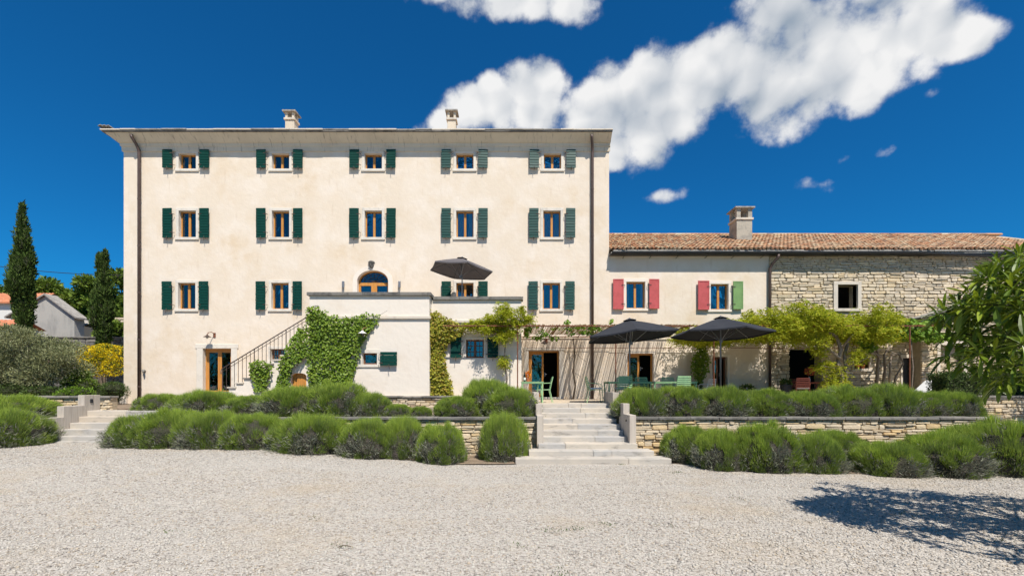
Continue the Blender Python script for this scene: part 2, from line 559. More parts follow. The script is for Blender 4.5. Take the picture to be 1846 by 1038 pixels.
def add_tone(m, dull, fresh):
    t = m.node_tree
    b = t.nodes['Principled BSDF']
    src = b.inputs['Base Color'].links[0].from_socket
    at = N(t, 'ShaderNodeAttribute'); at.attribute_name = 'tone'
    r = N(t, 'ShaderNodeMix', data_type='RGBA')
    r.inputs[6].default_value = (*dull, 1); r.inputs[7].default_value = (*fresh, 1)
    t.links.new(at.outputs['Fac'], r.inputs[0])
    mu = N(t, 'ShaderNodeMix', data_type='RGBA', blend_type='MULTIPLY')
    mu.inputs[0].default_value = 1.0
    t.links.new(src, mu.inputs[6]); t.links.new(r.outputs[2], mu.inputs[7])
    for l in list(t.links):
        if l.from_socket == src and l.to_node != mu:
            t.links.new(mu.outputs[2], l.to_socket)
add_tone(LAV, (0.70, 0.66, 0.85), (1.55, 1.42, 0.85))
LAVCORE = mat('lavender_wood', (0.040, 0.040, 0.024), 0.95, var=((0.075, 0.060, 0.054), 6, 0.45, 0.7), bump=(25, 1.0, 0.08))
IVY = mat('ivy_leaf', (0.1, 0.2, 0.04), 0.55, rnd=[(0.125, 0.215, 0.014), (0.185, 0.285, 0.022), (0.085, 0.15, 0.011), (0.26, 0.345, 0.035), (0.145, 0.235, 0.017)], spec=0.35, transl=0.3)
GOLDVINE = mat('golden_vine_leaf', (0.3, 0.3, 0.04), 0.6, rnd=[(0.29, 0.30, 0.025), (0.38, 0.34, 0.03), (0.21, 0.25, 0.022), (0.33, 0.22, 0.03), (0.25, 0.28, 0.03)], spec=0.3, transl=0.3)
WIST = mat('wisteria_leaf', (0.25, 0.3, 0.04), 0.6, rnd=[(0.35, 0.40, 0.020), (0.46, 0.48, 0.03), (0.24, 0.32, 0.018), (0.48, 0.43, 0.04), (0.31, 0.39, 0.022)], spec=0.2, transl=0.48)
GRAPE = mat('grape_leaf', (0.15, 0.3, 0.03), 0.55, rnd=[(0.13, 0.25, 0.02), (0.20, 0.33, 0.03), (0.10, 0.19, 0.015), (0.25, 0.37, 0.04)], spec=0.3, transl=0.35)
LOQUAT = mat('loquat_leaf', (0.05, 0.1, 0.02), 0.38, rnd=[(0.085, 0.145, 0.012), (0.15, 0.215, 0.015), (0.050, 0.085, 0.010), (0.28, 0.35, 0.022), (0.105, 0.165, 0.014), (0.06, 0.10, 0.010)], spec=0.35, transl=0.25)
CYP = mat('cypress_foliage', (0.04, 0.07, 0.02), 0.8, rnd=[(0.055, 0.095, 0.018), (0.085, 0.135, 0.026), (0.038, 0.065, 0.014), (0.12, 0.165, 0.040)], spec=0.15, transl=0.1)
OLIVE = mat('olive_leaf', (0.2, 0.22, 0.12), 0.6, rnd=[(0.20, 0.22, 0.085), (0.29, 0.30, 0.15), (0.14, 0.165, 0.06), (0.36, 0.36, 0.20)], spec=0.3, transl=0.15)
BROADLEAF = mat('broadleaf', (0.06, 0.12, 0.02), 0.6, rnd=[(0.11, 0.18, 0.022), (0.17, 0.25, 0.030), (0.075, 0.125, 0.016), (0.22, 0.29, 0.040)], spec=0.3, transl=0.25)
YELLOWFLOWER = mat('broom_flower', (0.75, 0.5, 0.02), 0.7, rnd=[(0.80, 0.62, 0.012), (0.72, 0.50, 0.01), (0.85, 0.70, 0.03)], spec=0.2, transl=0.25)
ORANGEFLOWER = mat('orange_flower', (0.75, 0.25, 0.02), 0.7, spec=0.2, transl=0.2)
HEDGE = mat('hedge_leaf', (0.05, 0.09, 0.02), 0.6, rnd=[(0.055, 0.095, 0.018), (0.085, 0.135, 0.025), (0.038, 0.065, 0.013), (0.11, 0.155, 0.035)], spec=0.3, transl=0.15)
SOIL = mat('bed_soil', (0.19, 0.14, 0.095), 0.95, var=((0.30, 0.23, 0.16), 2.5, 0.45, 0.7), bump=(18, 0.7, 0.05))
GREYRENDER = mat('grey_gable_render', (0.36, 0.345, 0.31), 0.9, var=((0.22, 0.215, 0.20), 1.2, 0.45, 0.75, (1.5, 1, 0.5)), bump=(10, 0.3, 0.02))
WHITEWASH = mat('whitewash', (0.62, 0.60, 0.56), 0.9)
PAVING = mat('terrace_paving', (0.50, 0.41, 0.30), 0.85, var=((0.38, 0.31, 0.225), 2, 0.45, 0.7), bump=(10, 0.3, 0.02))
BLACKCABLE = mat('black_cable', (0.02, 0.02, 0.02), 0.7)
PEBBLE = mat('gravel_pebbles', (0.4, 0.38, 0.35), 0.85, rnd=[(0.435, 0.40, 0.345), (0.34, 0.31, 0.27), (0.52, 0.49, 0.43), (0.19, 0.17, 0.15), (0.44, 0.365, 0.275), (0.505, 0.47, 0.41), (0.415, 0.385, 0.34)], var=((0.44, 0.37, 0.27), 0.45, 0.49, 0.80), var2=((0.52, 0.495, 0.445), 0.7, 0.50, 0.74, (0.22, 1, 1)), spec=0.2)


def gravel_mat():
    m = bpy.data.materials.new('crushed_limestone_gravel')
    m.use_nodes = True
    t = m.node_tree
    b = t.nodes['Principled BSDF']
    L = t.links.new
    b.inputs['Roughness'].default_value = 0.9
    b.inputs['Specular IOR Level'].default_value = 0.15
    geo = N(t, 'ShaderNodeNewGeometry')
    pos = geo.outputs['Position']
    vo = N(t, 'ShaderNodeTexVoronoi')
    vo.inputs['Scale'].default_value = 42
    L(pos, vo.inputs['Vector'])
    cr = N(t, 'ShaderNodeValToRGB')
    cols = [(0.0, (0.22, 0.195, 0.165)), (0.25, (0.37, 0.335, 0.29)), (0.6, (0.44, 0.40, 0.345)), (1.0, (0.51, 0.47, 0.415))]
    el = cr.color_ramp.elements
    while len(el) < 4:
        el.new(0.5)
    for i, (p, c) in enumerate(cols):
        el[i].position = p; el[i].color = (*c, 1)
    sx = N(t, 'ShaderNodeSeparateColor'); L(vo.outputs['Color'], sx.inputs[0])
    L(sx.outputs[0], cr.inputs[0])
    n = N(t, 'ShaderNodeTexNoise'); n.inputs['Scale'].default_value = 0.45; n.inputs['Detail'].default_value = 8; n.inputs['Roughness'].default_value = 0.65
    L(pos, n.inputs['Vector'])
    mr = N(t, 'ShaderNodeMapRange'); mr.inputs['From Min'].default_value = 0.52; mr.inputs['From Max'].default_value = 0.90
    L(n.outputs['Fac'], mr.inputs['Value'])
    mx = N(t, 'ShaderNodeMix', data_type='RGBA')
    L(mr.outputs[0], mx.inputs[0]); L(cr.outputs[0], mx.inputs[6]); mx.inputs[7].default_value = (0.43, 0.335, 0.225, 1)
    L(mx.outputs[2], b.inputs['Base Color'])
    bp = N(t, 'ShaderNodeBump'); bp.inputs['Strength'].default_value = 0.8; bp.inputs['Distance'].default_value = 0.02
    inv = N(t, 'ShaderNodeMath', operation='SUBTRACT'); inv.inputs[0].default_value = 1.0
    L(vo.outputs['Distance'], inv.inputs[1])
    L(inv.outputs[0], bp.inputs['Height'])
    n2 = N(t, 'ShaderNodeTexNoise'); n2.inputs['Scale'].default_value = 3.0; n2.inputs['Detail'].default_value = 6
    L(pos, n2.inputs['Vector'])
    bp2 = N(t, 'ShaderNodeBump'); bp2.inputs['Strength'].default_value = 0.5; bp2.inputs['Distance'].default_value = 0.05
    L(n2.outputs['Fac'], bp2.inputs['Height']); L(bp.outputs[0], bp2.inputs['Normal'])
    L(bp2.outputs[0], b.inputs['Normal'])
    return m


GRAVEL = gravel_mat()

# ------------------------------------------------------------------ vegetation helpers


def unit(a):
    return a / np.maximum(np.linalg.norm(a, axis=1, keepdims=True), 1e-9)


def leaf_arrays(P, D, L, Wd, fold=0.15):
    """diamond leaves: base P, direction D, random roll."""
    n = len(P)
    D = unit(D)
    r = unit(rng.normal(size=(n, 3)))
    side = unit(np.cross(D, r))
    up = np.cross(side, D)
    L = np.broadcast_to(np.asarray(L, float).reshape(-1, 1), (n, 1))
    Wd = np.broadcast_to(np.asarray(Wd, float).reshape(-1, 1), (n, 1))
    mid = P + D * L * 0.45 + up * L * fold
    V = np.stack([P, mid - side * Wd * 0.5, P + D * L, mid + side * Wd * 0.5], axis=1).reshape(-1, 3)
    i = np.arange(n)[:, None] * 4
    F = np.concatenate([i + np.array([[0, 3, 2]]), i + np.array([[0, 2, 1]])], axis=0)
    return V, F


def leaf_mesh(name, P, D, L, Wd, fold=0.15):
    return np_mesh(name, *leaf_arrays(P, D, L, Wd, fold))


def facing_leaf_mesh(name, P, nrm, L, Wd, spread=0.6, droop=0.5):
    """leaves that lie against a surface with normal nrm, tips hanging."""
    n = len(P)
    nn = unit(np.asarray(nrm) + rng.normal(size=(n, 3)) * spread)
    d = rng.normal(size=(n, 3)); d[:, 2] -= droop
    d = unit(d - nn * np.sum(d * nn, axis=1, keepdims=True))
    side = np.cross(d, nn)
    L = np.broadcast_to(np.asarray(L, float).reshape(-1, 1), (n, 1))
    Wd = np.broadcast_to(np.asarray(Wd, float).reshape(-1, 1), (n, 1))
    mid = P + d * L * 0.42 + nn * L * 0.12
    V = np.stack([P, mid - side * Wd * 0.5, P + d * L, mid + side * Wd * 0.5], axis=1).reshape(-1, 3)
    i = np.arange(n)[:, None] * 4
    F = np.concatenate([i + np.array([[0, 3, 2]]), i + np.array([[0, 2, 1]])], axis=0)
    return np_mesh(name, V, F)


def in_blobs(blobs, n, shell=0.55):
    """random points in ellipsoids, biased to their outer shell."""
    bl = np.array(blobs, float)
    vol = bl[:, 3] * bl[:, 4] * bl[:, 5]
    idx = rng.choice(len(bl), size=n, p=(vol ** 0.8) / np.sum(vol ** 0.8))
    d = unit(rng.normal(size=(n, 3)))
    r = shell + (1 - shell) * rng.random((n, 1)) ** 0.7
    P = bl[idx, :3] + d * r * bl[idx, 3:6]
    return P, d


def in_poly(poly, n):
    poly = np.array(poly, float)
    lo, hi = poly.min(0), poly.max(0)
    out = []
    while sum(map(len, out)) < n:
        q = lo + rng.random((n * 2, 2)) * (hi - lo)
        ins = np.zeros(len(q), bool)
        j = len(poly) - 1
        for i in range(len(poly)):
            a, b = poly[i], poly[j]
            c = ((a[1] > q[:, 1]) != (b[1] > q[:, 1])) & (q[:, 0] < (b[0] - a[0]) * (q[:, 1] - a[1]) / (b[1] - a[1] + 1e-12) + a[0])
            ins ^= c
            j = i
        out.append(q[ins])
    return np.concatenate(out)[:n]


def snoise(p, k=6, s=1.0, seed=0):
    """cheap smooth random field on (n,d) points: a sum of sines."""
    g = np.random.default_rng(seed)
    out = np.zeros(len(p))
    for i in range(k):
        w = g.normal(size=p.shape[1]) * s
        out += np.sin(p @ w + g.random() * 6.28)
    return out / k


def lump(name, blobs, seg=14, jit=0.12):
    """bumpy closed ellipsoids (dark cores of dense plants)."""
    mb = MB()
    for (x, y, z, a, b, c) in blobs:
        rows = seg // 2
        vs, fs = [], []
        for i in range(rows + 1):
            th = math.pi * i / rows
            for k in range(seg):
                ph = 2 * math.pi * k / seg
                j = 1 + random.uniform(-jit, jit)
                vs.append((x + a * j * math.sin(th) * math.cos(ph), y + b * j * math.sin(th) * math.sin(ph), z + c * j * math.cos(th)))
        for i in range(rows):
            for k in range(seg):
                k2 = (k + 1) % seg
                fs.append((i * seg + k, (i + 1) * seg + k, (i + 1) * seg + k2, i * seg + k2))
        mb.add(vs, fs)
    return mb.mesh(name)


# ================================================================== levels
DF = 20.5                       # facade plane
Z_LEFT, Z_BED, Z_UP, Z_TER = 1.0, 1.02, 1.5, 1.35
D_W = 12.2                      # front of the lower retaining walls
D_B1, D_B2 = 17.3, 17.75        # fronts of the two balcony blocks

# ------------------------------------------------------------------ ground
mb = MB()
def sstep(t):
    t = np.clip(t, 0, 1)
    return t * t * (3 - 2 * t)
def ground_z(x, y):
    """the yard rises gently towards the left end of the house."""
    return 0.35 * sstep((-np.asarray(x, float) - 0.2) / 6.8) * sstep((np.asarray(y, float) - 6.0) / 5.0)
gxs = np.concatenate([[-600, -200, -60, -30], np.linspace(-16, 16, 65), [30, 60, 200, 600]])
gys = np.concatenate([[-600, -200, -60, -10, 0], np.linspace(3, 18, 46), [24, 40, 90, 300, 900]])
GX, GY = np.meshgrid(gxs, gys)
GV = np.stack([GX, GY, ground_z(GX, GY)], 2).reshape(-1, 3)
nx_, ny_ = len(gxs), len(gys)
ii = (np.arange(ny_ - 1)[:, None] * nx_ + np.arange(nx_ - 1)[None]).ravel()
struct('gravel_yard', np_mesh('gravel_yard', GV, np.stack([ii, ii + 1, ii + 1 + nx_, ii + nx_], 1)), GRAVEL, smooth=True)
struct('garden_ground', MB().box(-60, -13.3, 15.1, 90, -0.5, 1.12), SOIL)
struct('stair_landing', MB().prism([(13.75, 1.16), (16.5, 0.95), (20.6, 0.90), (20.6, -0.5), (13.75, -0.5)], -13.3, -9.3, 'x'), PAVING)
struct('stair_landing', MB().box(-17.6, -13.3, 15.9, 20.6, -0.5, 0.905), PAVING)
struct('planting_bed', MB().box(-9.3, 0.62, D_W + 0.2, 16.85, -0.5, Z_BED), SOIL)
struct('upper_terrace', MB().box(-12.4, 0.34, 17.02, 20.7, -0.4, Z_UP), PAVING)
struct('main_terrace', MB().box(0.345, 19.5, 14.75, 20.8, -0.4, Z_TER), PAVING)
struct('planting_bed', MB().box(3.3, 13.6, D_W + 0.2, 14.76, -0.5, Z_BED), SOIL)
struct('side_garden_ground', MB().box(13.6, 40, 14.6, 20.4, -0.5, 1.32), SOIL)
# soil aprons at the foot of the lavender, following its curved edge
def apron(pts, z):
    mb = MB()
    mb.add([(x, y, z) for x, y in pts], [tuple(range(len(pts)))])
    return mb
bp_ = [(-10.2, 12.0), (-9.0, 11.6), (-7.0, 11.4), (-5.2, 11.3), (-3.0, 11.1), (-1.3, 10.8), (0.05, 10.95), (0.4, 11.2)]
for (a_, b_), (c_, d_) in zip(bp_[:-1], bp_[1:]):
    am = MB()
    am.add([(a_, b_, float(ground_z(a_, b_)) + 0.02), (c_, d_, float(ground_z(c_, d_)) + 0.02), (c_, 12.4, float(ground_z(c_, 12.4)) + 0.02), (a_, 12.4, float(ground_z(a_, 12.4)) + 0.02)], [(0, 1, 2, 3)])
    struct('bed_soil', am, SOIL)
struct('bed_soil', apron([(3.8, 11.2), (5.0, 10.4), (7.0, 9.8), (10.0, 9.6), (14.0, 9.6), (18, 9.6), (18, 12.4), (3.4, 12.4)], 0.012), SOIL)

# loose stones of the gravel
def pebbles(name, n, ymin, ymax, s0, s1):
    y = ymin + (ymax - ymin) * rng.random(n * 2) ** 0.85
    x = (rng.random(n * 2) * 2 - 1) * (1.15 * y + 0.4)
    edgeL = np.interp(x, [-14, -11, -9, -7, -5.2, -3.0, -1.3, 0.05, 3.7, 5.0, 7.0, 10, 20], [12.4, 12.3, 11.6, 11.4, 11.3, 11.1, 10.8, 10.9, 10.9, 10.5, 10.0, 9.7, 9.6])
    k = y < edgeL - 0.02
    x, y = x[k][:n], y[k][:n]
    n = len(x)
    base = np.array([(1, 0, 0), (0, 1, 0), (-1, 0, 0), (0, -1, 0), (0, 0, 1), (0, 0, -1)], float)
    V = base[None] * (0.65 + 0.5 * rng.random((n, 6, 1)))
    sc = s0 + (s1 - s0) * rng.random((n, 1, 1)) ** 2.2
    V = V + (rng.random((n, 6, 3)) - 0.5) * 0.5
    V = V * sc * np.stack([np.ones(n), 0.6 + 0.5 * rng.random(n), 0.35 + 0.3 * rng.random(n)], 1)[:, None, :]
    a = rng.random(n) * 6.28
    c, s = np.cos(a)[:, None], np.sin(a)[:, None]
    X = V[:, :, 0] * c - V[:, :, 1] * s
    Y = V[:, :, 0] * s + V[:, :, 1] * c
    V = np.stack([X + x[:, None], Y + y[:, None], V[:, :, 2] + sc[:, 0] * 0.12 + ground_z(x, y)[:, None]], 2).reshape(-1, 3)
    tri = np.array([(0, 1, 4), (1, 2, 4), (2, 3, 4), (3, 0, 4), (1, 0, 5), (2, 1, 5), (3, 2, 5), (0, 3, 5)])
    F = (np.arange(n)[:, None, None] * 6 + tri[None]).reshape(-1, 3)
    o = obj(name, np_mesh(name, V, F), PEBBLE, kind='stuff')
    tag(o, 'loose pale limestone gravel stones strewn over the yard', 'gravel')
pebbles('gravel_stones', 125000, 4.2, 12.5, 0.0065, 0.026)

# ================================================================== masonry
def stone_meshes(k=10):
    out = []
    for i in range(k):
        # unit stone: x,z in -0.5..0.5, y 0 (front) .. 1 (back); an uneven eight-sided face, edges rounded back
        def j(a):
            return random.uniform(-a, a)
        cs = [(-1, -1), (1, -1), (1, 1), (-1, 1)]
        ring = []
        for q, (sx, sz) in enumerate(cs):
            cx_, cz_ = random.uniform(0.02, 0.16), random.uniform(0.06, 0.30)
            ex, ez_ = 0.5 - abs(j(0.03)), 0.5 - abs(j(0.10))
            p1 = (sx * ex, sz * (ez_ - cz_)); p2 = (sx * (ex - cx_), sz * ez_)
            ring += [p1, p2] if sx * sz > 0 else [p2, p1]
        n8 = len(ring)
        back = [(p * 1.0, 1.0, q * 1.0) for p, q in ring]
        rim = [(p, 0.20 + j(0.06), q) for p, q in ring]
        tx, tz = j(0.10), j(0.14)
        front = [(p * 0.93, 0.05 + j(0.04) + tx * p + tz * q, q * 0.84) for p, q in ring]
        vs = back + rim + front
        fs = [tuple(range(2 * n8, 3 * n8))]
        for a in (0, n8):
            for q in range(n8):
                q2 = (q + 1) % n8
                fs.append((a + q, a + q2, a + n8 + q2, a + n8 + q))
        me = bpy.data.meshes.new('stone')
        me.from_pydata(vs, [], fs)
        me.update()
        out.append(me)
    return out


def masonry(parent, x0, x1, z0, z1, y, m, holes=(), depth=0.10, hmin=0.07, hmax=0.16, wmin=0.16, wmax=0.55, maxobj=300, gap=0.005, top=None, visible=None, sub=None):
    """coursed rubble on the plane y (faces -y). largest stones are objects, the rest one joined part."""
    stones = []
    z = z0
    while z < z1 - 0.03:
        h = random.uniform(hmin, hmax)
        if z + h > z1 - 0.03:
            h = z1 - z
        x = x0 - random.uniform(0, 0.15)
        while x < x1:
            w = (wmin + (wmax - wmin) * random.random() ** 1.7) * (0.6 + 0.4 * h / hmax)
            a, b = max(x, x0), min(x + w, x1)
            if b - a > 0.05:
                # sometimes a course splits into two thin stones
                if h > 0.09 and random.random() < 0.34:
                    cut = random.uniform(0.32, 0.66)
                    zs = [(z, z + h * cut), (z + h * cut, z + h)]
                else:
                    zs = [(z, z + h)]
                for (za, zb) in zs:
                    seg = [(a, b)]
                    for (hx0, hx1, hz0, hz1) in holes:
                        if zb > hz0 + 0.02 and za < hz1 - 0.02:
                            ns = []
                            for (p, q) in seg:
                                if q <= hx0 or p >= hx1:
                                    ns.append((p, q))
                                else:
                                    if hx0 - p > 0.05:
                                        ns.append((p, hx0))
                                    if q - hx1 > 0.05:
                                        ns.append((hx1, q))
                            seg = ns
                    for (p, q) in seg:
                        zt = zb
                        if top is not None:
                            lim = top(0.5 * (p + q))
                            if za > lim - 0.04:
                                continue
                            zt = min(zb, lim)
                        jz = 0.012 * math.sin(p * 2.1 + za * 5) + random.uniform(-0.006, 0.006)
                        stones.append((0.5 * (p + q), 0.5 * (za + zt) + jz, q - p - gap * random.uniform(0.4, 1.8), (zt - za - gap) * random.uniform(0.88, 1.04)))
            x += w
        z += h
    meshes = stone_meshes(10)
    for me in meshes:
        me.materials.append(m)
    score = []
    for i, s in enumerate(stones):
        sc = s[2] * s[3]
        if visible is not None and not visible(s[0], s[1]):
            sc *= 0.01
        score.append(sc)
    order = sorted(range(len(stones)), key=lambda i: -score[i])
    big = set(order[:maxobj])
    mb = MB()
    tgt = sub or parent
    for i, (cx, cz, w, h) in enumerate(stones):
        dy = y + random.uniform(-0.022, 0.024)
        if i in big:
            o = bpy.data.objects.new('stone', meshes[i % 10])
            COL.objects.link(o)
            o.location = (cx, dy, cz)
            o.scale = (w, depth, h)
            o.rotation_euler = (0, random.uniform(-0.035, 0.035), 0)
            o.parent = tgt
            if tgt.type == 'EMPTY':
                o.matrix_parent_inverse = Matrix.Translation(-Vector(tgt.location))
        else:
            me = meshes[i % 10]
            mb.add([(cx + v.co.x * w, dy + v.co.y * depth, cz + v.co.z * h) for v in me.vertices], [tuple(p.vertices) for p in me.polygons])
    if mb.v:
        obj('small_stones', mb, m, tgt, kind='stuff')
    return stones


def capstones(parent, x0, x1, y0, y1, z, t, m, wmin=0.5, wmax=1.1):
    x = x0
    while x < x1 - 0.02:
        w = min(random.uniform(wmin, wmax), x1 - x)
        if x1 - (x + w) < 0.25:
            w = x1 - x
        zz = z + random.uniform(-0.006, 0.008)
        obj('capstone', MB().box(x + 0.005, x + w - 0.005, y0 - random.uniform(0.0, 0.02), y1, zz, zz + t), m, parent, bevel=0.012)
        x += w


def retaining_wall(label, x0, x1, y, z0, z1, m, maxobj=300, cap=True, thick=0.3, capmat=None, **kw):
    t = thing('stone_wall', label, 'stone wall', (0.5 * (x0 + x1), y, z0))
    zt = z1 - (0.07 if cap else 0)
    obj('wall_core', MB().box(x0 + 0.02, x1 - 0.02, y + 0.06, y + thick, z0, zt - 0.003), MORTAR, t)
    masonry(t, x0, x1, z0, zt, y, m, maxobj=maxobj, **kw)
    if cap:
        capstones(t, x0 - 0.02, x1 + 0.02, y - 0.035, y + thick + 0.02, zt, 0.07, capmat or GREYCAP)
    return t


retaining_wall('long low honey coloured drystone wall with grey cap right of the centre steps', 3.27, 13.1, D_W, -0.02, 1.06, RUBBLE, hmin=0.055, hmax=0.15, wmin=0.14, wmax=0.62)
retaining_wall('low honey coloured drystone wall behind the front lavender row left of the centre steps', -6.6, 0.70, D_W, -0.02, 1.06, RUBBLE, hmin=0.055, hmax=0.15, wmin=0.14, wmax=0.62)
retaining_wall('upper stone terrace wall below the white balcony block', -12.4, 0.30, 16.80, 1.0, 1.54, RUBBLE, hmin=0.055, hmax=0.14, wmin=0.14, wmax=0.6)
retaining_wall('shaded stone garden wall under the clipped hedge at far right', 13.7, 22.0, 14.3, 0.0, 1.60, RUBBLE, maxobj=200, visible=lambda x, z: x < 16.5 and z > 0.5, thick=0.32)
retaining_wall('low drystone wall with grey cap beside the left steps', -19.0, -13.25, 15.0, 0.3, 1.58, RUBBLE, maxobj=150, visible=lambda x, z: x > -16.8 and z > 0.9)
retaining_wall('tall grey field wall behind the yellow broom and cypresses', -34.0, -17.9, 26.0, 0.9, 4.75, GREYCAP, maxobj=220, visible=lambda x, z: x > -28.5 and z > 3.3, hmin=0.09, hmax=0.2, wmin=0.25, wmax=0.8)
retaining_wall('small pale stone retaining wall below the rosemary at the villa corner', -18.4, -17.3, 19.55, 0.6, 1.22, WINGSTONE, maxobj=60, cap=False, thick=0.3)

# ================================================================== buildings
def wall_grid(mb, x0, x1, z0, z1, y, thick, holes, back=True):
    xs = sorted(set([x0, x1] + [h for H in holes for h in H[:2]]))
    zs = sorted(set([z0, z1] + [h for H in holes for h in H[2:]]))
    for i in range(len(xs) - 1):
        for k in range(len(zs) - 1):
            cx, cz = 0.5 * (xs[i] + xs[i + 1]), 0.5 * (zs[k] + zs[k + 1])
            if any(h[0] < cx < h[1] and h[2] < cz < h[3] for h in holes):
                continue
            a, b, c, d = xs[i], xs[i + 1], zs[k], zs[k + 1]
            mb.quad((a, y, c), (b, y, c), (b, y, d), (a, y, d))
            if back:
                mb.quad((a, y + thick, c), (a, y + thick, d), (b, y + thick, d), (b, y + thick, c))
    for (a, b, c, d) in holes:
        y2 = y + thick
        mb.quad((a, y, c), (a, y, d), (a, y2, d), (a, y2, c))
        mb.quad((b, y, c), (b, y2, c), (b, y2, d), (b, y, d))
        mb.quad((a, y, c), (a, y2, c), (b, y2, c), (b, y, c))
        mb.quad((a, y, d), (b, y, d), (b, y2, d), (a, y2, d))


def reparent(c, o, parent):
    c.parent = parent
    c.matrix_parent_inverse = o.matrix_parent_inverse.copy()


def copy_part(o, parent, loc):
    c = o.copy()
    COL.objects.link(c)
    reparent(c, o, parent)
    c.location = loc
    for ch in list(o.children):
        if ch.name.startswith('curtain') and random.random() < 0.35:
            continue
        s = ch.copy()
        COL.objects.link(s)
        reparent(s, ch, c)
        if ch.name.startswith('pane'):
            s.rotation_euler = (random.uniform(-0.006, 0.006), 0, random.uniform(-0.004, 0.004))
    return c


def curtain_mesh(x0, x1, z0, z1, y):
    mb = MB()
    n = 14
    vs = []
    for i in range(n + 1):
        t = i / n
        x = x0 + (x1 - x0) * t
        yy = y + 0.025 * math.sin(t * 22 + x0 * 9)
        vs += [(x, yy, z0), (x, yy + 0.01, z1)]
    mb.add(vs, [(2 * i, 2 * i + 2, 2 * i + 3, 2 * i + 1) for i in range(n)])
    return mb


def make_window(parent, w, h, loc, b=0.115, stone=WINSTONE, wood=WOOD, sill=True, proud=0.025, reveal=0.15, curtain=True, bars=0, lintel=None, leaves=2):
    """local coords: opening centred on x, bottom at z=0, wall plane y=0. surround mesh = the window part."""
    mb = MB()
    x0, x1 = -w / 2, w / 2
    lt = lintel if lintel is not None else b + 0.02
    mb.box(x0 - b, x0, -proud, reveal + 0.1, 0.0, h)
    mb.box(x1, x1 + b, -proud, reveal + 0.1, 0.0, h)
    mb.box(x0 - b - 0.004, x1 + b + 0.004, -proud - 0.003, reveal + 0.1, h, h + lt)
    if sill:
        mb.box(x0 - b - 0.03, x1 + b + 0.03, -proud - 0.03, reveal + 0.1, -0.11, 0.0)
    o = obj('window', mb, stone, parent, loc=loc, bevel=0.008)
    f = MB()
    t = 0.055
    y0, y1 = reveal, reveal + 0.05
    f.box(x0, x0 + t, y0, y1, 0, h); f.box(x1 - t, x1, y0, y1, 0, h)
    f.box(x0 + t, x1 - t, y0, y1, h - t, h); f.box(x0 + t, x1 - t, y0, y1, 0, t)
    if leaves == 2:
        f.box(-0.05, 0.05, y0 - 0.012, y1 - 0.005, t, h - t)
    for i in range(bars):
        zc = h * (i + 1) / (bars + 1)
        f.box(x0 + t, -0.05 if leaves == 2 else x1 - t, y0 + 0.008, y1 - 0.008, zc - 0.014, zc + 0.014)
        if leaves == 2:
            f.box(0.05, x1 - t, y0 + 0.008, y1 - 0.008, zc - 0.014, zc + 0.014)
    if bars:
        for sx in (-1, 1):
            xc = sx * (w / 4)
            f.box(xc - 0.012, xc + 0.012, y0 + 0.010, y1 - 0.010, t, h - t)
    obj('sash', f, wood, o, bevel=0.004)
    spans = [(x0 + t, -0.05), (0.05, x1 - t)] if leaves == 2 else [(x0 + t, x1 - t)]
    for (a, c) in spans:
        yg = reveal + 0.026
        tilt = random.uniform(-0.006, 0.006)
        obj('pane', MB().box(a - 0.008, c + 0.008, yg, yg + 0.006, t - 0.008, h - t + 0.008), GLASS, o)
    if curtain:
        obj('curtain', curtain_mesh(x0 + t * 0.5, x0 + w * curtain, 0.01, h - 0.02, reveal + 0.11), CURTAIN, o)
        obj('curtain', curtain_mesh(x1 - w * curtain * 0.8, x1 - t * 0.5, 0.01, h - 0.02, reveal + 0.11), CURTAIN, o)
    return o


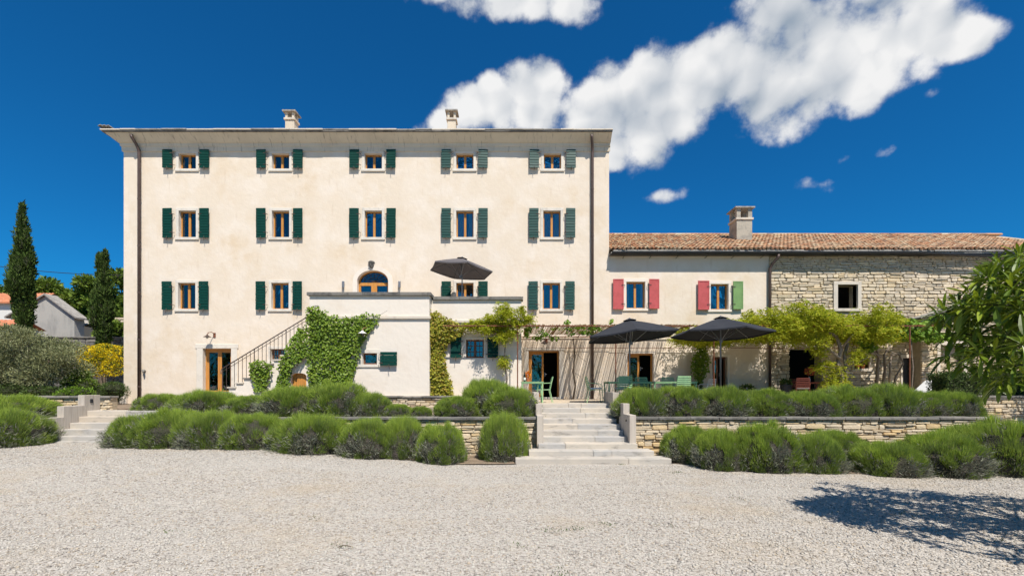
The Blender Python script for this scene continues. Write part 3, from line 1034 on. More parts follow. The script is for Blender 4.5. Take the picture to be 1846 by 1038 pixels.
def make_shutter(parent, w, h, loc, m, boards=True, hinge_side=1, stay=True, tilt=0.0):
    """local: centred on x, bottom z=0, back at y=0, front towards -y."""
    mb = MB()
    if boards:
        n = max(4, round(h / 0.125))
        bh = h / n
        for i in range(n):
            j = random.uniform(-0.004, 0.004)
            z0, z1 = i * bh + 0.004, (i + 1) * bh - 0.004
            tl = 0.006 + tilt * random.uniform(0.3, 1.2)
            # each board leans a little, top edge set back
            vs = [(-w / 2 + j, -0.040 - tl, z0), (w / 2 + j, -0.040 - tl, z0), (w / 2 + j, -0.040, z1), (-w / 2 + j, -0.040, z1),
                  (-w / 2 + j, -0.012, z0), (w / 2 + j, -0.012, z0), (w / 2 + j, -0.012, z1), (-w / 2 + j, -0.012, z1)]
            mb.add(vs, [(0, 1, 2, 3), (1, 5, 6, 2), (5, 4, 7, 6), (4, 0, 3, 7), (3, 2, 6, 7), (4, 5, 1, 0)])
        mb.box(-w / 2 + 0.06, -w / 2 + 0.12, -0.0125, 0.008, 0.03, h - 0.03)
        mb.box(w / 2 - 0.12, w / 2 - 0.06, -0.0125, 0.008, 0.03, h - 0.03)
    else:
        mb.box(-w / 2, w / 2, -0.030, 0.0, 0, h)
        for (a, c, d, e) in ((-w / 2, -w / 2 + 0.05, 0, h), (w / 2 - 0.05, w / 2, 0, h), (-w / 2 + 0.05, w / 2 - 0.05, 0, 0.05), (-w / 2 + 0.05, w / 2 - 0.05, h - 0.05, h)):
            mb.box(a, c, -0.042, -0.0305, d, e)
    o = obj('shutter', mb, m, parent, loc=loc, bevel=0 if boards else 0.004)
    s = hinge_side
    for zf in (0.18, 0.8):
        hb = MB()
        hb.box(s * (w / 2 - 0.10), s * (w / 2 + 0.02), -0.052, -0.046, h * zf - 0.014, h * zf + 0.014)
        hb.tube([(s * (w / 2 + 0.02), -0.05, h * zf), (s * (w / 2 + 0.05), -0.03, h * zf), (s * (w / 2 + 0.065), 0.05, h * zf)], 0.012, 6)
        obj('hinge', hb, IRON, o)
    if stay:
        st = MB()
        xx = -s * w * 0.02
        st.tube([(xx, 0.06, -0.02), (xx, -0.06, -0.02)], 0.009, 6)
        st.tube([(xx, -0.055, 0.06), (xx + 0.01, -0.07, -0.02), (xx + random.uniform(-0.03, 0.04), -0.065, -0.13)], 0.011, 6)
        obj('shutter_stay', st, IRON, o)
    return o


# ------------------------------------------------------------------ the villa
VX0, VX1 = gx(223, DF), gx(1098, DF)
villa = thing('villa', 'tall cream four storey villa with green shutters and a projecting balcony block', 'building', (-6.5, DF, 0.9))
PXM = DF / FPX
W_OP = 0.78
rows = [  # opening top px, bottom px, column centres px
    (277, 305, (338, 506, 673, 838, 996)),
    (380, 428, (338, 506, 673, 838, 995)),
    (510, 557, (337, 505, 838, 994)),
]
holes = []
wins = []
for ri, (pt, pb, cs) in enumerate(rows):
    z0, z1 = gz(pb, DF), gz(pt, DF)
    for c in cs:
        x = gx(c, DF)
        wins.append((ri, c, x, z0, z1))
        holes.append((x - W_OP / 2 - 0.05, x + W_OP / 2 + 0.05, z0 - 0.05, z1 + 0.05))
ARX0, ARX1, ARZ0 = gx(644, DF), gx(700, DF), 4.5
ARSPR, ARTOP = gz(507, DF), gz(487, DF)
holes.append((ARX0 - 0.1, ARX1 + 0.1, ARZ0, ARTOP + 0.1))
DLX0, DLX1, DLZ0, DLZ1 = gx(366, DF), gx(417, DF), Z_UP + 0.06, gz(628, DF)
holes.append((DLX0 - 0.05, DLX1 + 0.05, DLZ0 - 0.1, DLZ1 + 0.05))
LWX0, LWX1, LWZ0, LWZ1 = gx(488, DF), gx(514, DF), gz(651, DF), gz(629, DF)
holes.append((LWX0 - 0.03, LWX1 + 0.03, LWZ0 - 0.03, LWZ1 + 0.03))
TDX0, TDX1, TDZ0, TDZ1 = gx(953, DF), gx(1008, DF), Z_TER + 0.08, gz(632, DF)
holes.append((TDX0 - 0.04, TDX1 + 0.04, TDZ0 - 0.1, TDZ1 + 0.04))
mb = MB()
wall_grid(mb, VX0, VX1, 0.4, 13.0, DF, 0.45, holes)
mb.quad((VX0, DF, 0.4), (VX0, DF, 13.0), (VX0, 31, 13.0), (VX0, 31, 0.4))
mb.quad((VX1, DF, 0.4), (VX1, 31, 0.4), (VX1, 31, 13.0), (VX1, DF, 13.0))
mb.quad((VX0, 31, 0.4), (VX0, 31, 13.0), (VX1, 31, 13.0), (VX1, 31, 0.4))
# arch spandrels, flush with the wall
acx = 0.5 * (ARX0 + ARX1); aw = ARX1 - ARX0
def arch_pts(grow, n=18, z0=ARSPR):
    rx = aw / 2 + grow; rz = ARTOP - ARSPR + grow
    return [(acx - rx * math.cos(math.pi * i / n), z0 + rz * math.sin(math.pi * i / n)) for i in range(n + 1)]
ap = arch_pts(0.0)
hx0, hx1, hz1 = ARX0 - 0.1, ARX1 + 0.1, ARTOP + 0.1
half = len(ap) // 2
for (seq, cx_) in ((ap[:half + 1], hx0), (ap[half:], hx1)):
    vs = [(cx_, DF, hz1), (cx_, DF, ARSPR)] if cx_ == hx0 else [(cx_, DF, hz1)]
    if cx_ == hx0:
        pts = [(hx0, hz1), (hx0, ARSPR)] + seq + [(acx, hz1)]
    else:
        pts = [(acx, hz1)] + seq + [(hx1, ARSPR), (hx1, hz1)]
    for i in range(1, len(pts) - 1):
        pass
    mb.add([(p, DF, q) for p, q in pts], [tuple(range(len(pts)))])
obj('wall', mb, PLASTER, villa)
room = MB()
room.quad((VX0 + 0.1, 24.0, 0.5), (VX1 - 0.1, 24.0, 0.5), (VX1 - 0.1, 24.0, 13), (VX0 + 0.1, 24.0, 13))
for z in (4.48, 7.6, 10.4):
    room.box(VX0 + 0.1, VX1 - 0.1, DF + 0.46, 23.98, z, z + 0.2)
obj('interior', room, ROOM, villa)

proto = {}
for (ri, c, x, z0, z1) in wins:
    if ri not in proto:
        proto[ri] = make_window(villa, W_OP, z1 - z0, (x, DF, z0), curtain=0.44 if ri else 0.38)
    else:
        copy_part(proto[ri], villa, (x, DF, z0))
# shutters
SW = 0.42
sproto = {}
SLOT = {0: (272, 305), 1: (377, 430), 2: (508, 559)}
for (ri, c, x, z0, z1) in wins:
    sz0, sz1 = gz(SLOT[ri][1], DF), gz(SLOT[ri][0], DF)
    for s in (-1, 1):
        faded_sheen = c > 900 or (c > 800 and ri < 2)
        key = (ri, s, faded_sheen)
        sx = x + s * 33 * PXM
        y = DF - 0.085 - random.uniform(0, 0.012)
        if key not in sproto:
            sproto[key] = make_shutter(villa, SW, sz1 - sz0, (sx, y, sz0), GREENPAINT2 if faded_sheen else GREENPAINT, hinge_side=-s, tilt=0.009 if faded_sheen else 0.004)
            o = sproto[key]
        else:
            o = copy_part(sproto[key], villa, (sx, y, sz0))
        o.rotation_euler = (0, random.uniform(-0.008, 0.008), random.uniform(-0.06, 0.06))

# arched balcony door
band = MB()
outer, inner = arch_pts(0.20), arch_pts(0.0)
n = len(inner)
vs = [(p, DF - 0.02, q) for p, q in outer] + [(p, DF - 0.02, q) for p, q in inner] + [(p, DF + 0.25, q) for p, q in inner] + [(p, DF + 0.01, q) for p, q in outer]
fs = []
for i in range(n - 1):
    fs += [(i, n + i, n + i + 1, i + 1), (n + i, 2 * n + i, 2 * n + i + 1, n + i + 1), (3 * n + i, i, i + 1, 3 * n + i + 1)]
band.add(vs, fs)
band.box(ARX0 - 0.20, ARX0, DF - 0.02, DF + 0.25, ARZ0, ARSPR)
band.box(ARX1, ARX1 + 0.20, DF - 0.02, DF + 0.25, ARZ0, ARSPR)
adoor = obj('door_surround', band, PLASTER2, villa)
fr = MB()
yd = DF + 0.22
for i in range(n - 1):
    (a, b_), (c_, d_) = inner[i], inner[i + 1]
    k = 0.90
    def sc(p, q):
        return (acx + (p - acx) * k, ARSPR + (q - ARSPR) * k)
    e, f_ = sc(a, b_), sc(c_, d_)
    fr.add([(a, yd, b_), (e[0], yd, e[1]), (f_[0], yd, f_[1]), (c_, yd, d_)], [(0, 1, 2, 3)])
fr.box(ARX0, ARX1, yd - 0.02, yd + 0.05, ARSPR - 0.16, ARSPR - 0.02)
fr.box(ARX0, ARX0 + 0.1, yd - 0.01, yd + 0.05, ARZ0, ARSPR - 0.16)
fr.box(ARX1 - 0.1, ARX1, yd - 0.01, yd + 0.05, ARZ0, ARSPR - 0.16)
fr.box(acx - 0.13, acx + 0.13, yd - 0.025, yd + 0.05, ARZ0, ARSPR - 0.16)
obj('door_frame', fr, WOOD, adoor, bevel=0.004)
fan = MB()
for i in range(7):
    a = math.pi * (i + 1) / 8
    fan.tube([(acx, yd + 0.012, ARSPR), (acx - 0.88 * aw / 2 * math.cos(a), yd + 0.012, ARSPR + 0.88 * (ARTOP - ARSPR) * math.sin(a))], 0.010, 5)
for q in (0.45, 0.68):
    fan.tube([(acx + (p - acx) * q, yd + 0.012, ARSPR + (zz - ARSPR) * q) for p, zz in inner], 0.010, 5)
obj('fanlight_grille', fan, IRON, adoor)
pp = [(acx + (p - acx) * 0.92, ARSPR + (q - ARSPR) * 0.92) for p, q in inner]
g = MB(); g.add([(p, yd + 0.035, q) for p, q in pp], [tuple(range(len(pp)))])
obj('fanlight_pane', g, GLASS, adoor)
for (a, c) in ((ARX0 + 0.1, acx - 0.13), (acx + 0.13, ARX1 - 0.1)):
    obj('pane', MB().box(a - 0.01, c + 0.01, yd + 0.02, yd + 0.026, ARZ0, ARSPR - 0.15), GLASS, adoor)
# carved head over the arch
hd = MB()
hx, hz = gx(670, DF), gz(478, DF)
hd.lathe([(0.03, -0.15), (0.085, -0.11), (0.12, -0.02), (0.125, 0.05), (0.10, 0.11), (0.04, 0.15)], 10, (hx, DF - 0.03, hz))
hd.box(hx - 0.022, hx + 0.022, DF - 0.185, DF - 0.11, hz - 0.05, hz + 0.03)
hd.box(hx - 0.10, hx + 0.10, DF - 0.165, DF - 0.10, hz + 0.03, hz + 0.06)
hd.box(hx - 0.05, hx + 0.05, DF - 0.155, DF - 0.10, hz - 0.095, hz - 0.075)
hd.lathe([(0.15, 0.09), (0.15, 0.13), (0.09, 0.18)], 10, (hx, DF - 0.02, hz))
obj('carved_head', hd, GREYCAP, villa, bevel=0.008)

# ground floor glazed doors and the low window behind the stairs
def glazed_door(parent, x0, x1, z0, z1, y, surround=0.3, lintel=0.2, wood=WOOD, leaf_open=False, lint_ext=0.05, stone=WINSTONE, solid_left=False):
    sm = MB()
    if surround:
        sm.box(x0 - surround, x0, y - 0.03, y + 0.24, z0 - 0.1, z1)
        sm.box(x1, x1 + surround, y - 0.03, y + 0.24, z0 - 0.1, z1)
        sm.box(x0 - surround - lint_ext, x1 + surround + lint_ext, y - 0.035, y + 0.24, z1, z1 + lintel)
        sm.box(x0 - surround, x1 + surround, y - 0.06, y + 0.26, z0 - 0.14, z0 - 0.012)
    o = obj('door_surround', sm, stone, parent, bevel=0.01)
    f = MB()
    ya, yb = y + 0.18, y + 0.24
    t = 0.07
    f.box(x0, x0 + t, ya, yb, z0, z1); f.box(x1 - t, x1, ya, yb, z0, z1); f.box(x0 + t, x1 - t, ya, yb, z1 - t, z1)
    xc = 0.5 * (x0 + x1)
    obj('door_frame', f, wood, o, bevel=0.004)
    for (a, c, op) in ((x0 + t, xc - 0.003, False), (xc + 0.003, x1 - t, leaf_open)):
        if op:
            continue
        lf = MB()
        st = 0.085
        lf.box(a, a + st, ya + 0.005, yb - 0.012, z0, z1 - t); lf.box(c - st, c, ya + 0.005, yb - 0.012, z0, z1 - t)
        lf.box(a + st, c - st, ya + 0.005, yb - 0.012, z1 - t - 0.1, z1 - t); lf.box(a + st, c - st, ya + 0.005, yb - 0.012, z0, z0 + 0.16)
        obj('door_leaf', lf, wood, o, bevel=0.004)
        obj('pane', MB().box(a + st - 0.01, c - st + 0.01, ya + 0.02, ya + 0.026, z0 + 0.15, z1 - t - 0.09), GLASS, o)
    hb = MB()
    hb.tube([(xc + 0.06, ya - 0.0, z0 + 1.02), (xc + 0.06, ya - 0.05, z0 + 1.02), (xc + 0.15, ya - 0.05, z0 + 1.02)], 0.011, 6)
    hb.box(xc + 0.045, xc + 0.075, ya - 0.004, ya + 0.006, z0 + 0.92, z0 + 1.1)
    obj('door_handle', hb, GREYMETAL, o)
    return o
glazed_door(villa, DLX0, DLX1, DLZ0, DLZ1, DF, surround=0.28)
glazed_door(villa, TDX0, TDX1, TDZ0, TDZ1, DF, surround=0.2, lintel=0.16, leaf_open=True)
make_window(villa, LWX1 - LWX0, LWZ1 - LWZ0, (0.5 * (LWX0 + LWX1), DF, LWZ0), b=0.10, wood=DARKWOOD, curtain=False, bars=1)

# cornice: one profile swept along the front and round the left corner
prof = [(0.0, 12.46), (0.05, 12.47), (0.055, 12.66), (0.09, 12.68), (0.10, 12.80), (0.17, 12.83), (0.22, 12.88), (0.30, 12.95), (0.40, 13.03), (0.46, 13.09), (0.50, 13.10), (0.50, 13.14), (0.0, 13.14)]
c1 = MB()
k = len(prof)
ring = lambda fn: [fn(p, z) for p, z in prof]
A = ring(lambda p, z: (VX1 + min(p, 0.04) * 1.0, DF - p, z))
B_ = ring(lambda p, z: (VX0 - p, DF - p, z))
C_ = ring(lambda p, z: (VX0 - p, 31.0, z))
vs = A + B_ + C_
fs = []
for s in (0, k):
    for i in range(k - 1):
        fs.append((s + i, s + i + 1, s + k + i + 1, s + k + i))
fs.append(tuple(range(k)))
c1.add(vs, fs)
obj('cornice', c1, CORNICE, villa)
# stone slabs along the eave
x = VX0 - 0.58
while x < VX1 + 0.06:
    w = min(random.uniform(0.5, 1.2), VX1 + 0.06 - x)
    if w < 0.1:
        break
    dz = random.uniform(-0.008, 0.012)
    pr = 0.56 + random.uniform(-0.02, 0.025)
    obj('eave_slab', MB().box(x + 0.004, x + w - 0.004, DF - pr, DF + 0.9, 13.143 + dz, 13.20 + dz), LIMESTONE if random.random() < 0.7 else SLAB, villa, bevel=0.01)
    x += w
obj('dark_gap_band', MB().box(VX0 - 0.53, VX1 + 0.045, DF - 0.525, DF + 0.3, 13.085, 13.1415), GREYCAP, villa, bevel=0.008)  # dark strip standing for the shaded gap below the eave slabs
rf = MB()
ex0, ex1, ey0, ey1, ez = VX0 - 0.55, VX1 + 0.03, DF - 0.5, 31.4, 13.21
rz = ez + 5.45 * 0.29
rf.add([(ex0, ey0, ez), (ex1, ey0, ez), (ex1, 25.95, rz), (ex0 + 5.45, 25.95, rz), (ex0, ey1, ez), (ex1, ey1, ez)],
       [(0, 1, 2, 3), (5, 4, 3, 2), (4, 0, 3), (1, 5, 2)])
roof = obj('roof', rf, TILE, villa)
# lifted corner tiles at the left end of the eave
for i in range(3):
    cb = MB()
    xx = VX0 - 0.60 + i * 0.17
    pts = [(0.10 * math.cos(a), 0.075 * math.sin(a)) for a in [math.pi * q / 6 for q in range(7)]]
    pts2 = [(0.085 * math.cos(a), 0.055 * math.sin(a)) for a in [math.pi * q / 6 for q in range(7)]]
    poly = pts + list(reversed(pts2))
    cb.prism([(xx + 0.08 + p, 13.23 - 0.012 * i + q + 0.05) for p, q in poly], DF - 0.60, DF - 0.1, 'y')
    obj('corner_tile', cb, SLAB, roof)


def chimney(parent, x, y, w, zb, z1, zt, m, name='chimney'):
    """square shaft to z1, open lantern of four piers, slab cap at zt."""
    c = MB()
    c.box(x - w / 2, x + w / 2, y - w / 2, y + w / 2, zb, z1)
    o = obj(name, c, m, parent, bevel=0.012)
    b = MB()
    b.box(x - w / 2 - 0.05, x + w / 2 + 0.05, y - w / 2 - 0.05, y + w / 2 + 0.05, z1 + 0.001, z1 + 0.10)
    obj('band', b, LIMESTONE, o, bevel=0.012)
    for sx in (-1, 1):
        for sy in (-1, 1):
            p = w * 0.13
            obj('pier', MB().box(x + sx * (w / 2 - p) - p, x + sx * (w / 2 - p) + p, y + sy * (w / 2 - p) - p, y + sy * (w / 2 - p) + p, z1 + 0.101, zt - 0.13), m, o, bevel=0.01)
    cp = MB()
    e = w / 2 + 0.10
    cp.box(x - e, x + e, y - e, y + e, zt - 0.129, zt - 0.06)
    e2 = w / 2 * 0.5
    cp.add([(x - e, y - e, zt - 0.0595), (x + e, y - e, zt - 0.0595), (x + e, y + e, zt - 0.0595), (x - e, y + e, zt - 0.0595),
            (x - e2, y - e2, zt), (x + e2, y - e2, zt), (x + e2, y + e2, zt), (x - e2, y + e2, zt)],
           [(0, 1, 5, 4), (1, 2, 6, 5), (2, 3, 7, 6), (3, 0, 4, 7), (4, 5, 6, 7)])
    obj('cap', cp, SLAB, o)
    return o
chimney(roof, gx(526, 22.8), 22.8, 0.45, 13.5, 15.12, gz(196, 22.5), CORNICE)
chimney(roof, gx(815, 22.8), 22.8, 0.42, 13.5, 15.12, gz(197, 22.6), CORNICE)

# downpipes
def downpipe(parent, px_, zbot, ztop, y, m=PIPE):
    x = gx(px_, y - 0.1)
    p = MB()
    p.tube([(x - 0.10, y - 0.42, ztop + 0.05), (x - 0.08, y - 0.40, ztop - 0.05), (x - 0.03, y - 0.22, ztop - 0.28), (x, y - 0.12, ztop - 0.48), (x, y - 0.11, ztop - 0.62), (x, y - 0.11, zbot)], 0.062, 12)
    o = obj('downpipe', p, m, parent, smooth=True)
    zz = zbot + 1.0
    while zz < ztop - 0.7:
        b = MB(); b.lathe([(0.07, -0.025), (0.07, 0.025)], 12, (x, y - 0.11, zz)); b.box(x - 0.012, x + 0.012, y - 0.06, y + 0.02, zz - 0.015, zz + 0.015)
        obj('bracket', b, m, o)
        zz += 2.1
    return o
downpipe(villa, 251, 0.9, 12.95, DF)
downpipe(villa, 1068, Z_TER, 12.95, DF)
# base plinth at the left corner
obj('plinth', MB().box(VX0 - 0.12, VX0 + 0.2, DF - 0.12, DF + 0.3, 0.6, 1.62), PLASTER2, villa, bevel=0.02)

# balcony blocks
BX0, BX1, BX2 = gx(558, D_B1), gx(774, D_B1), gx(940, D_B2)
B1T, B2T = gz(527, D_B1), gz(535, D_B2)
h1 = (gx(652, D_B1), gx(681, D_B1), gz(658, D_B1), gz(635, D_B1))
h2 = (gx(839, D_B2), gx(873, D_B2), gz(645, D_B2), gz(611, D_B2))
FL = 4.5
b1 = MB()
wall_grid(b1, BX0, BX1, 1.2, B1T - 0.13, D_B1, 0.3, [h1])
b1.quad((BX1, D_B1, 1.2), (BX1, D_B2 + 0.3, 1.2), (BX1, D_B2 + 0.3, B1T - 0.13), (BX1, D_B1, B1T - 0.13))
b1.quad((BX1 - 0.3, D_B1 + 0.3, FL), (BX1 - 0.3, D_B1 + 0.3, B1T - 0.13), (BX1 - 0.3, D_B2 + 0.3, B1T - 0.13), (BX1 - 0.3, D_B2 + 0.3, FL))
b1.quad((BX0, D_B1, 1.2), (BX0, D_B1, B1T - 0.13), (BX0, D_B1 + 0.3, B1T - 0.13), (BX0, D_B1 + 0.3, 1.2))
b1.box(BX0, BX0 + 0.3, D_B1 + 1.5, DF - 0.002, 1.2, B1T - 0.13)      # left side wall behind the stair
b1.box(BX0 + 1.2, BX1, D_B1 + 0.301, DF - 0.002, FL - 0.2, FL)
blk = obj('balcony_block', b1, PLASTER2, villa)
b2 = MB()
wall_grid(b2, BX1 + 0.002, BX2, 1.2, B2T - 0.13, D_B2, 0.3, [h2])
b2.quad((BX2, D_B2, 1.2), (BX2, DF, 1.2), (BX2, DF, B2T - 0.13), (BX2, D_B2, B2T - 0.13))
b2.quad((BX2 - 0.3, D_B2 + 0.3, FL), (BX2 - 0.3, D_B2 + 0.3, B2T - 0.13), (BX2 - 0.3, DF, B2T - 0.13), (BX2 - 0.3, DF, FL))
b2.box(BX1, BX2 - 0.302, D_B2 + 0.301, DF - 0.003, FL - 0.21, FL - 0.01)
obj('balcony_block', b2, PLASTER2, villa)
rb = MB()
rb.quad((BX0 + 0.1, 19.2, 1.2), (BX2 - 0.1, 19.2, 1.2), (BX2 - 0.1, 19.2, 4.3), (BX0 + 0.1, 19.2, 4.3))
obj('interior', rb, ROOM, villa)
# parapet caps and the string course
x = BX0 - 0.08
while x < BX1 - 0.01:
    w = min(random.uniform(0.9, 1.5), BX1 + 0.07 - x)
    obj('parapet_cap', MB().box(x + 0.003, x + w - 0.003, D_B1 - 0.09, D_B1 + 0.38, B1T - 0.129, B1T), GREYCAP, blk, bevel=0.014)
    x += w
obj('parapet_cap', MB().box(BX1 - 0.32, BX1 + 0.068, D_B1 + 0.385, D_B2 + 0.5, B1T - 0.129, B1T - 0.001), GREYCAP, blk, bevel=0.014)
x = BX1 + 0.075
while x < BX2 + 0.05:
    w = min(random.uniform(0.9, 1.5), BX2 + 0.07 - x)
    obj('parapet_cap', MB().box(x + 0.003, x + w - 0.003, D_B2 - 0.09, D_B2 + 0.38, B2T - 0.129, B2T), GREYCAP, blk, bevel=0.014)
    x += w
zs = gz(575, D_B1)
obj('string_course', MB().box(BX0 + 0.02, BX1 + 0.06, D_B1 - 0.07, D_B1 + 0.05, zs, zs + 0.11), LIMESTONE, blk, bevel=0.012)
zs2 = gz(582, D_B2)
obj('string_course', MB().box(BX1 + 0.07, BX2 + 0.05, D_B2 - 0.06, D_B2 + 0.05, zs2, zs2 + 0.10), LIMESTONE, blk, bevel=0.012)
# their windows
make_window(villa, h1[1] - h1[0] - 0.06, h1[3] - h1[2] - 0.06, (0.5 * (h1[0] + h1[1]), D_B1, h1[2] + 0.03), b=0.13, wood=DARKWOOD, curtain=False, leaves=1, proud=0.012, sill=True)
s1 = make_shutter(villa, 0.63, 0.52, (gx(701, D_B1 - 0.08), D_B1 - 0.09, gz(659, D_B1)), GREENPAINT, hinge_side=-1)
make_window(villa, h2[1] - h2[0] - 0.04, h2[3] - h2[2] - 0.04, (0.5 * (h2[0] + h2[1]), D_B2, h2[2] + 0.02), b=0.07, wood=DARKWOOD, curtain=False, bars=2, proud=0.012, sill=False, stone=PLASTER2)
for (a, c, s) in ((813, 832, 1), (879, 898, -1)):
    make_shutter(villa, (c - a) * D_B2 / FPX, gz(608, D_B2) - gz(645, D_B2), (gx(0.5 * (a + c), D_B2), D_B2 - 0.085, gz(645, D_B2)), GREENPAINT, hinge_side=s)

# outer staircase to the balcony
ST_Y0, ST_Y1 = D_B1 + 0.02, D_B1 + 1.25
sx0 = gx(397, D_B1)
run, rise = 0.287, 0.1745
nst = 16
stair = MB()
poly = [(sx0 + 0.03, 1.2)]
z = Z_UP + 0.03
for i in range(12):
    poly.append((sx0 + i * run + 0.03, z + (i + 1) * rise - 0.055))
    poly.append((sx0 + (i + 1) * run + 0.03, z + (i + 1) * rise - 0.055))
poly.append((BX0 - 0.002, poly[-1][1]))
poly = [p for p in poly if p[0] <= BX0]
poly.append((BX0 - 0.002, 1.2))
# cut the little arched doorway out of the side wall: front skin drawn as strips
ux0, ux1, uz1 = gx(524, D_B1), gx(552, D_B1), gz(672, D_B1)
def stair_top(x):
    i = min(11, max(0, int((x - sx0 - 0.03) / run)))
    return z + (i + 1) * rise - 0.055
xs = sorted(set([sx0 + 0.03] + [sx0 + 0.03 + i * run for i in range(1, 13) if sx0 + 0.03 + i * run < BX0] + [ux0, ux1, BX0 - 0.002]))
def uarch(x):
    if x <= ux0 or x >= ux1:
        return None
    t = (x - 0.5 * (ux0 + ux1)) / (0.5 * (ux1 - ux0))
    return uz1 - 0.10 + 0.10 * math.sqrt(max(0, 1 - t * t))
extra = [ux0 + (ux1 - ux0) * q / 8 for q in range(1, 8)]
xs = sorted(set(xs + extra))
for a, b_ in zip(xs[:-1], xs[1:]):
    m_ = 0.5 * (a + b_)
    zt = stair_top(m_)
    inside = ux0 < m_ < ux1
    if inside:
        za, zb_ = (uarch(a) or uz1 - 0.10), (uarch(b_) or uz1 - 0.10)
        stair.quad((a, ST_Y0, za), (b_, ST_Y0, zb_), (b_, ST_Y0, zt), (a, ST_Y0, zt))
        stair.quad((a, ST_Y0, za), (a, ST_Y0 + 0.35, za), (b_, ST_Y0 + 0.35, zb_), (b_, ST_Y0, zb_))
    else:
        stair.quad((a, ST_Y0, 1.2), (b_, ST_Y0, 1.2), (b_, ST_Y0, zt), (a, ST_Y0, zt))
stair.quad((ux0, ST_Y0, 1.2), (ux0, ST_Y0, uz1), (ux0, ST_Y0 + 0.35, uz1), (ux0, ST_Y0 + 0.35, 1.2))
stair.quad((ux1, ST_Y0, 1.2), (ux1, ST_Y0 + 0.35, 1.2), (ux1, ST_Y0 + 0.35, uz1), (ux1, ST_Y0, uz1))
stair.quad((sx0 + 0.03, ST_Y0, 1.2), (sx0 + 0.03, ST_Y0, z + rise - 0.055), (sx0 + 0.03, ST_Y1, z + rise - 0.055), (sx0 + 0.03, ST_Y1, 1.2))
for i in range(nst):
    xa = sx0 + 0.03 + i * run
    zt = z + (i + 1) * rise - 0.055
    stair.quad((xa, ST_Y0 + 0.3, zt - rise), (xa, ST_Y0 + 0.3, zt), (xa, ST_Y1, zt), (xa, ST_Y1, zt - rise))
    stair.quad((xa, ST_Y0, zt), (xa + run, ST_Y0, zt), (xa + run, ST_Y1, zt), (xa, ST_Y1, zt))
stair.quad((sx0 + 0.03, ST_Y1, 1.2), (sx0 + 0.03, ST_Y1, 1.6), (BX0, ST_Y1, 3.6), (BX0, ST_Y1, 1.2))
sto = obj('staircase', stair, PLASTER2, villa)
for i in range(nst):
    xa = sx0 + i * run
    zt = z + (i + 1) * rise
    ya = ST_Y0 - 0.05 if xa + run < BX0 - 0.05 else D_B1 + 0.31
    obj('step', MB().box(xa - 0.02, xa + run + 0.02, ya, ST_Y1, zt - 0.055 + 0.0015, zt), LIMESTONE if i % 3 else GREYCAP, sto, bevel=0.008)
# the little wooden door under the stairs
dm = MB()
for i in range(4):
    w_ = (ux1 - ux0) / 4
    dm.box(ux0 + i * w_ + 0.003, ux0 + (i + 1) * w_ - 0.003, ST_Y0 + 0.12 + 0.003 * (i % 2), ST_Y0 + 0.16, 1.4, uz1)
cd = obj('cellar_door', dm, WOOD, villa, bevel=0.004)
sm = MB()
for i in range(5):
    sm.lathe([(0.014, -0.01), (0.014, 0.01)], 6, (ux0 + (i + 0.5) * (ux1 - ux0) / 5, ST_Y0 + 0.115, uz1 - 0.19))
obj('stud', sm, IRON, cd)
# railing
rl = MB()
ry = ST_Y0 + 0.06
hx0_, hz0_ = gx(400.5, D_B1 + 0.06), z + rise + 0.88
hx1_ = BX0 - 0.02
slope = rise / run
hz1_ = hz0_ + (hx1_ - hx0_) * slope
rl.tube([(hx0_ - 0.03, ry, hz0_ - 0.06), (hx0_, ry, hz0_), (hx1_, ry, hz1_)], 0.022, 8)
rl.tube([(hx0_, ry, hz0_ - 0.12), (hx1_, ry, hz1_ - 0.12)], 0.010, 6)
rail = obj('railing', rl, IRON, villa, smooth=True)
nb = 23
for i in range(nb):
    xx = hx0_ + (hx1_ - hx0_) * i / (nb - 1)
    zt = hz0_ + (xx - hx0_) * slope
    st_i = min(11, max(0, int((xx - sx0) / run)))
    zb_ = z + (st_i + 1) * rise
    th = 0.018 if i in (0, 8, 16, 22) else 0.010
    obj('baluster', MB().tube([(xx, ry, zb_), (xx, ry, zt)], th, 6), IRON, rail)
    if i not in (0, 8, 16, 22):
        obj('collar', MB().lathe([(0.008, -0.025), (0.022, 0), (0.008, 0.025)], 6, (xx, ry, zt - 0.17)), IRON, rail)

# lamps and small fittings on the villa
def bracket_lamp(parent, x, y, z, s=1, m=IRON):
    l = MB()
    l.box(x - 0.05, x + 0.05, y - 0.03, y, z - 0.10, z + 0.10)
    l.tube([(x, y - 0.02, z + 0.06), (x - 0.04 * s, y - 0.16, z + 0.12), (x - 0.10 * s, y - 0.28, z + 0.08), (x - 0.12 * s, y - 0.32, z - 0.02)], 0.016, 7)
    o = obj('wall_lamp', l, RUST, parent)
    sh = MB(); sh.lathe([(0.16, -0.07), (0.13, -0.045), (0.05, 0.0), (0.03, 0.04)], 14, (x - 0.12 * s, y - 0.32, z - 0.05))
    obj('lamp_shade', sh, m, o, smooth=False)
    bl = MB(); bl.lathe([(0.02, -0.14), (0.045, -0.11), (0.04, -0.07), (0.02, -0.05)], 10, (x - 0.12 * s, y - 0.32, z - 0.05))
    obj('bulb', bl, GLASS, o, smooth=True)
bracket_lamp(villa, gx(387, DF), DF, gz(604, DF), 1)
bracket_lamp(villa, gx(664, D_B1), D_B1, gz(597, D_B1), 1, WHITECLOTH)
bracket_lamp(villa, gx(985, DF), DF, gz(615, DF), 1)
for p in (620, 721):
    l = MB()
    xx, zz = gx(p, DF), gz(513, DF)
    l.lathe([(0.05, -0.16), (0.055, -0.15), (0.055, 0.12), (0.05, 0.13)], 12, (xx, DF - 0.09, zz))
    l.box(xx - 0.03, xx + 0.03, DF - 0.06, DF, zz - 0.05, zz + 0.03)
    obj('wall_lamp', l, GREYMETAL, villa, smooth=False)
sp = MB()
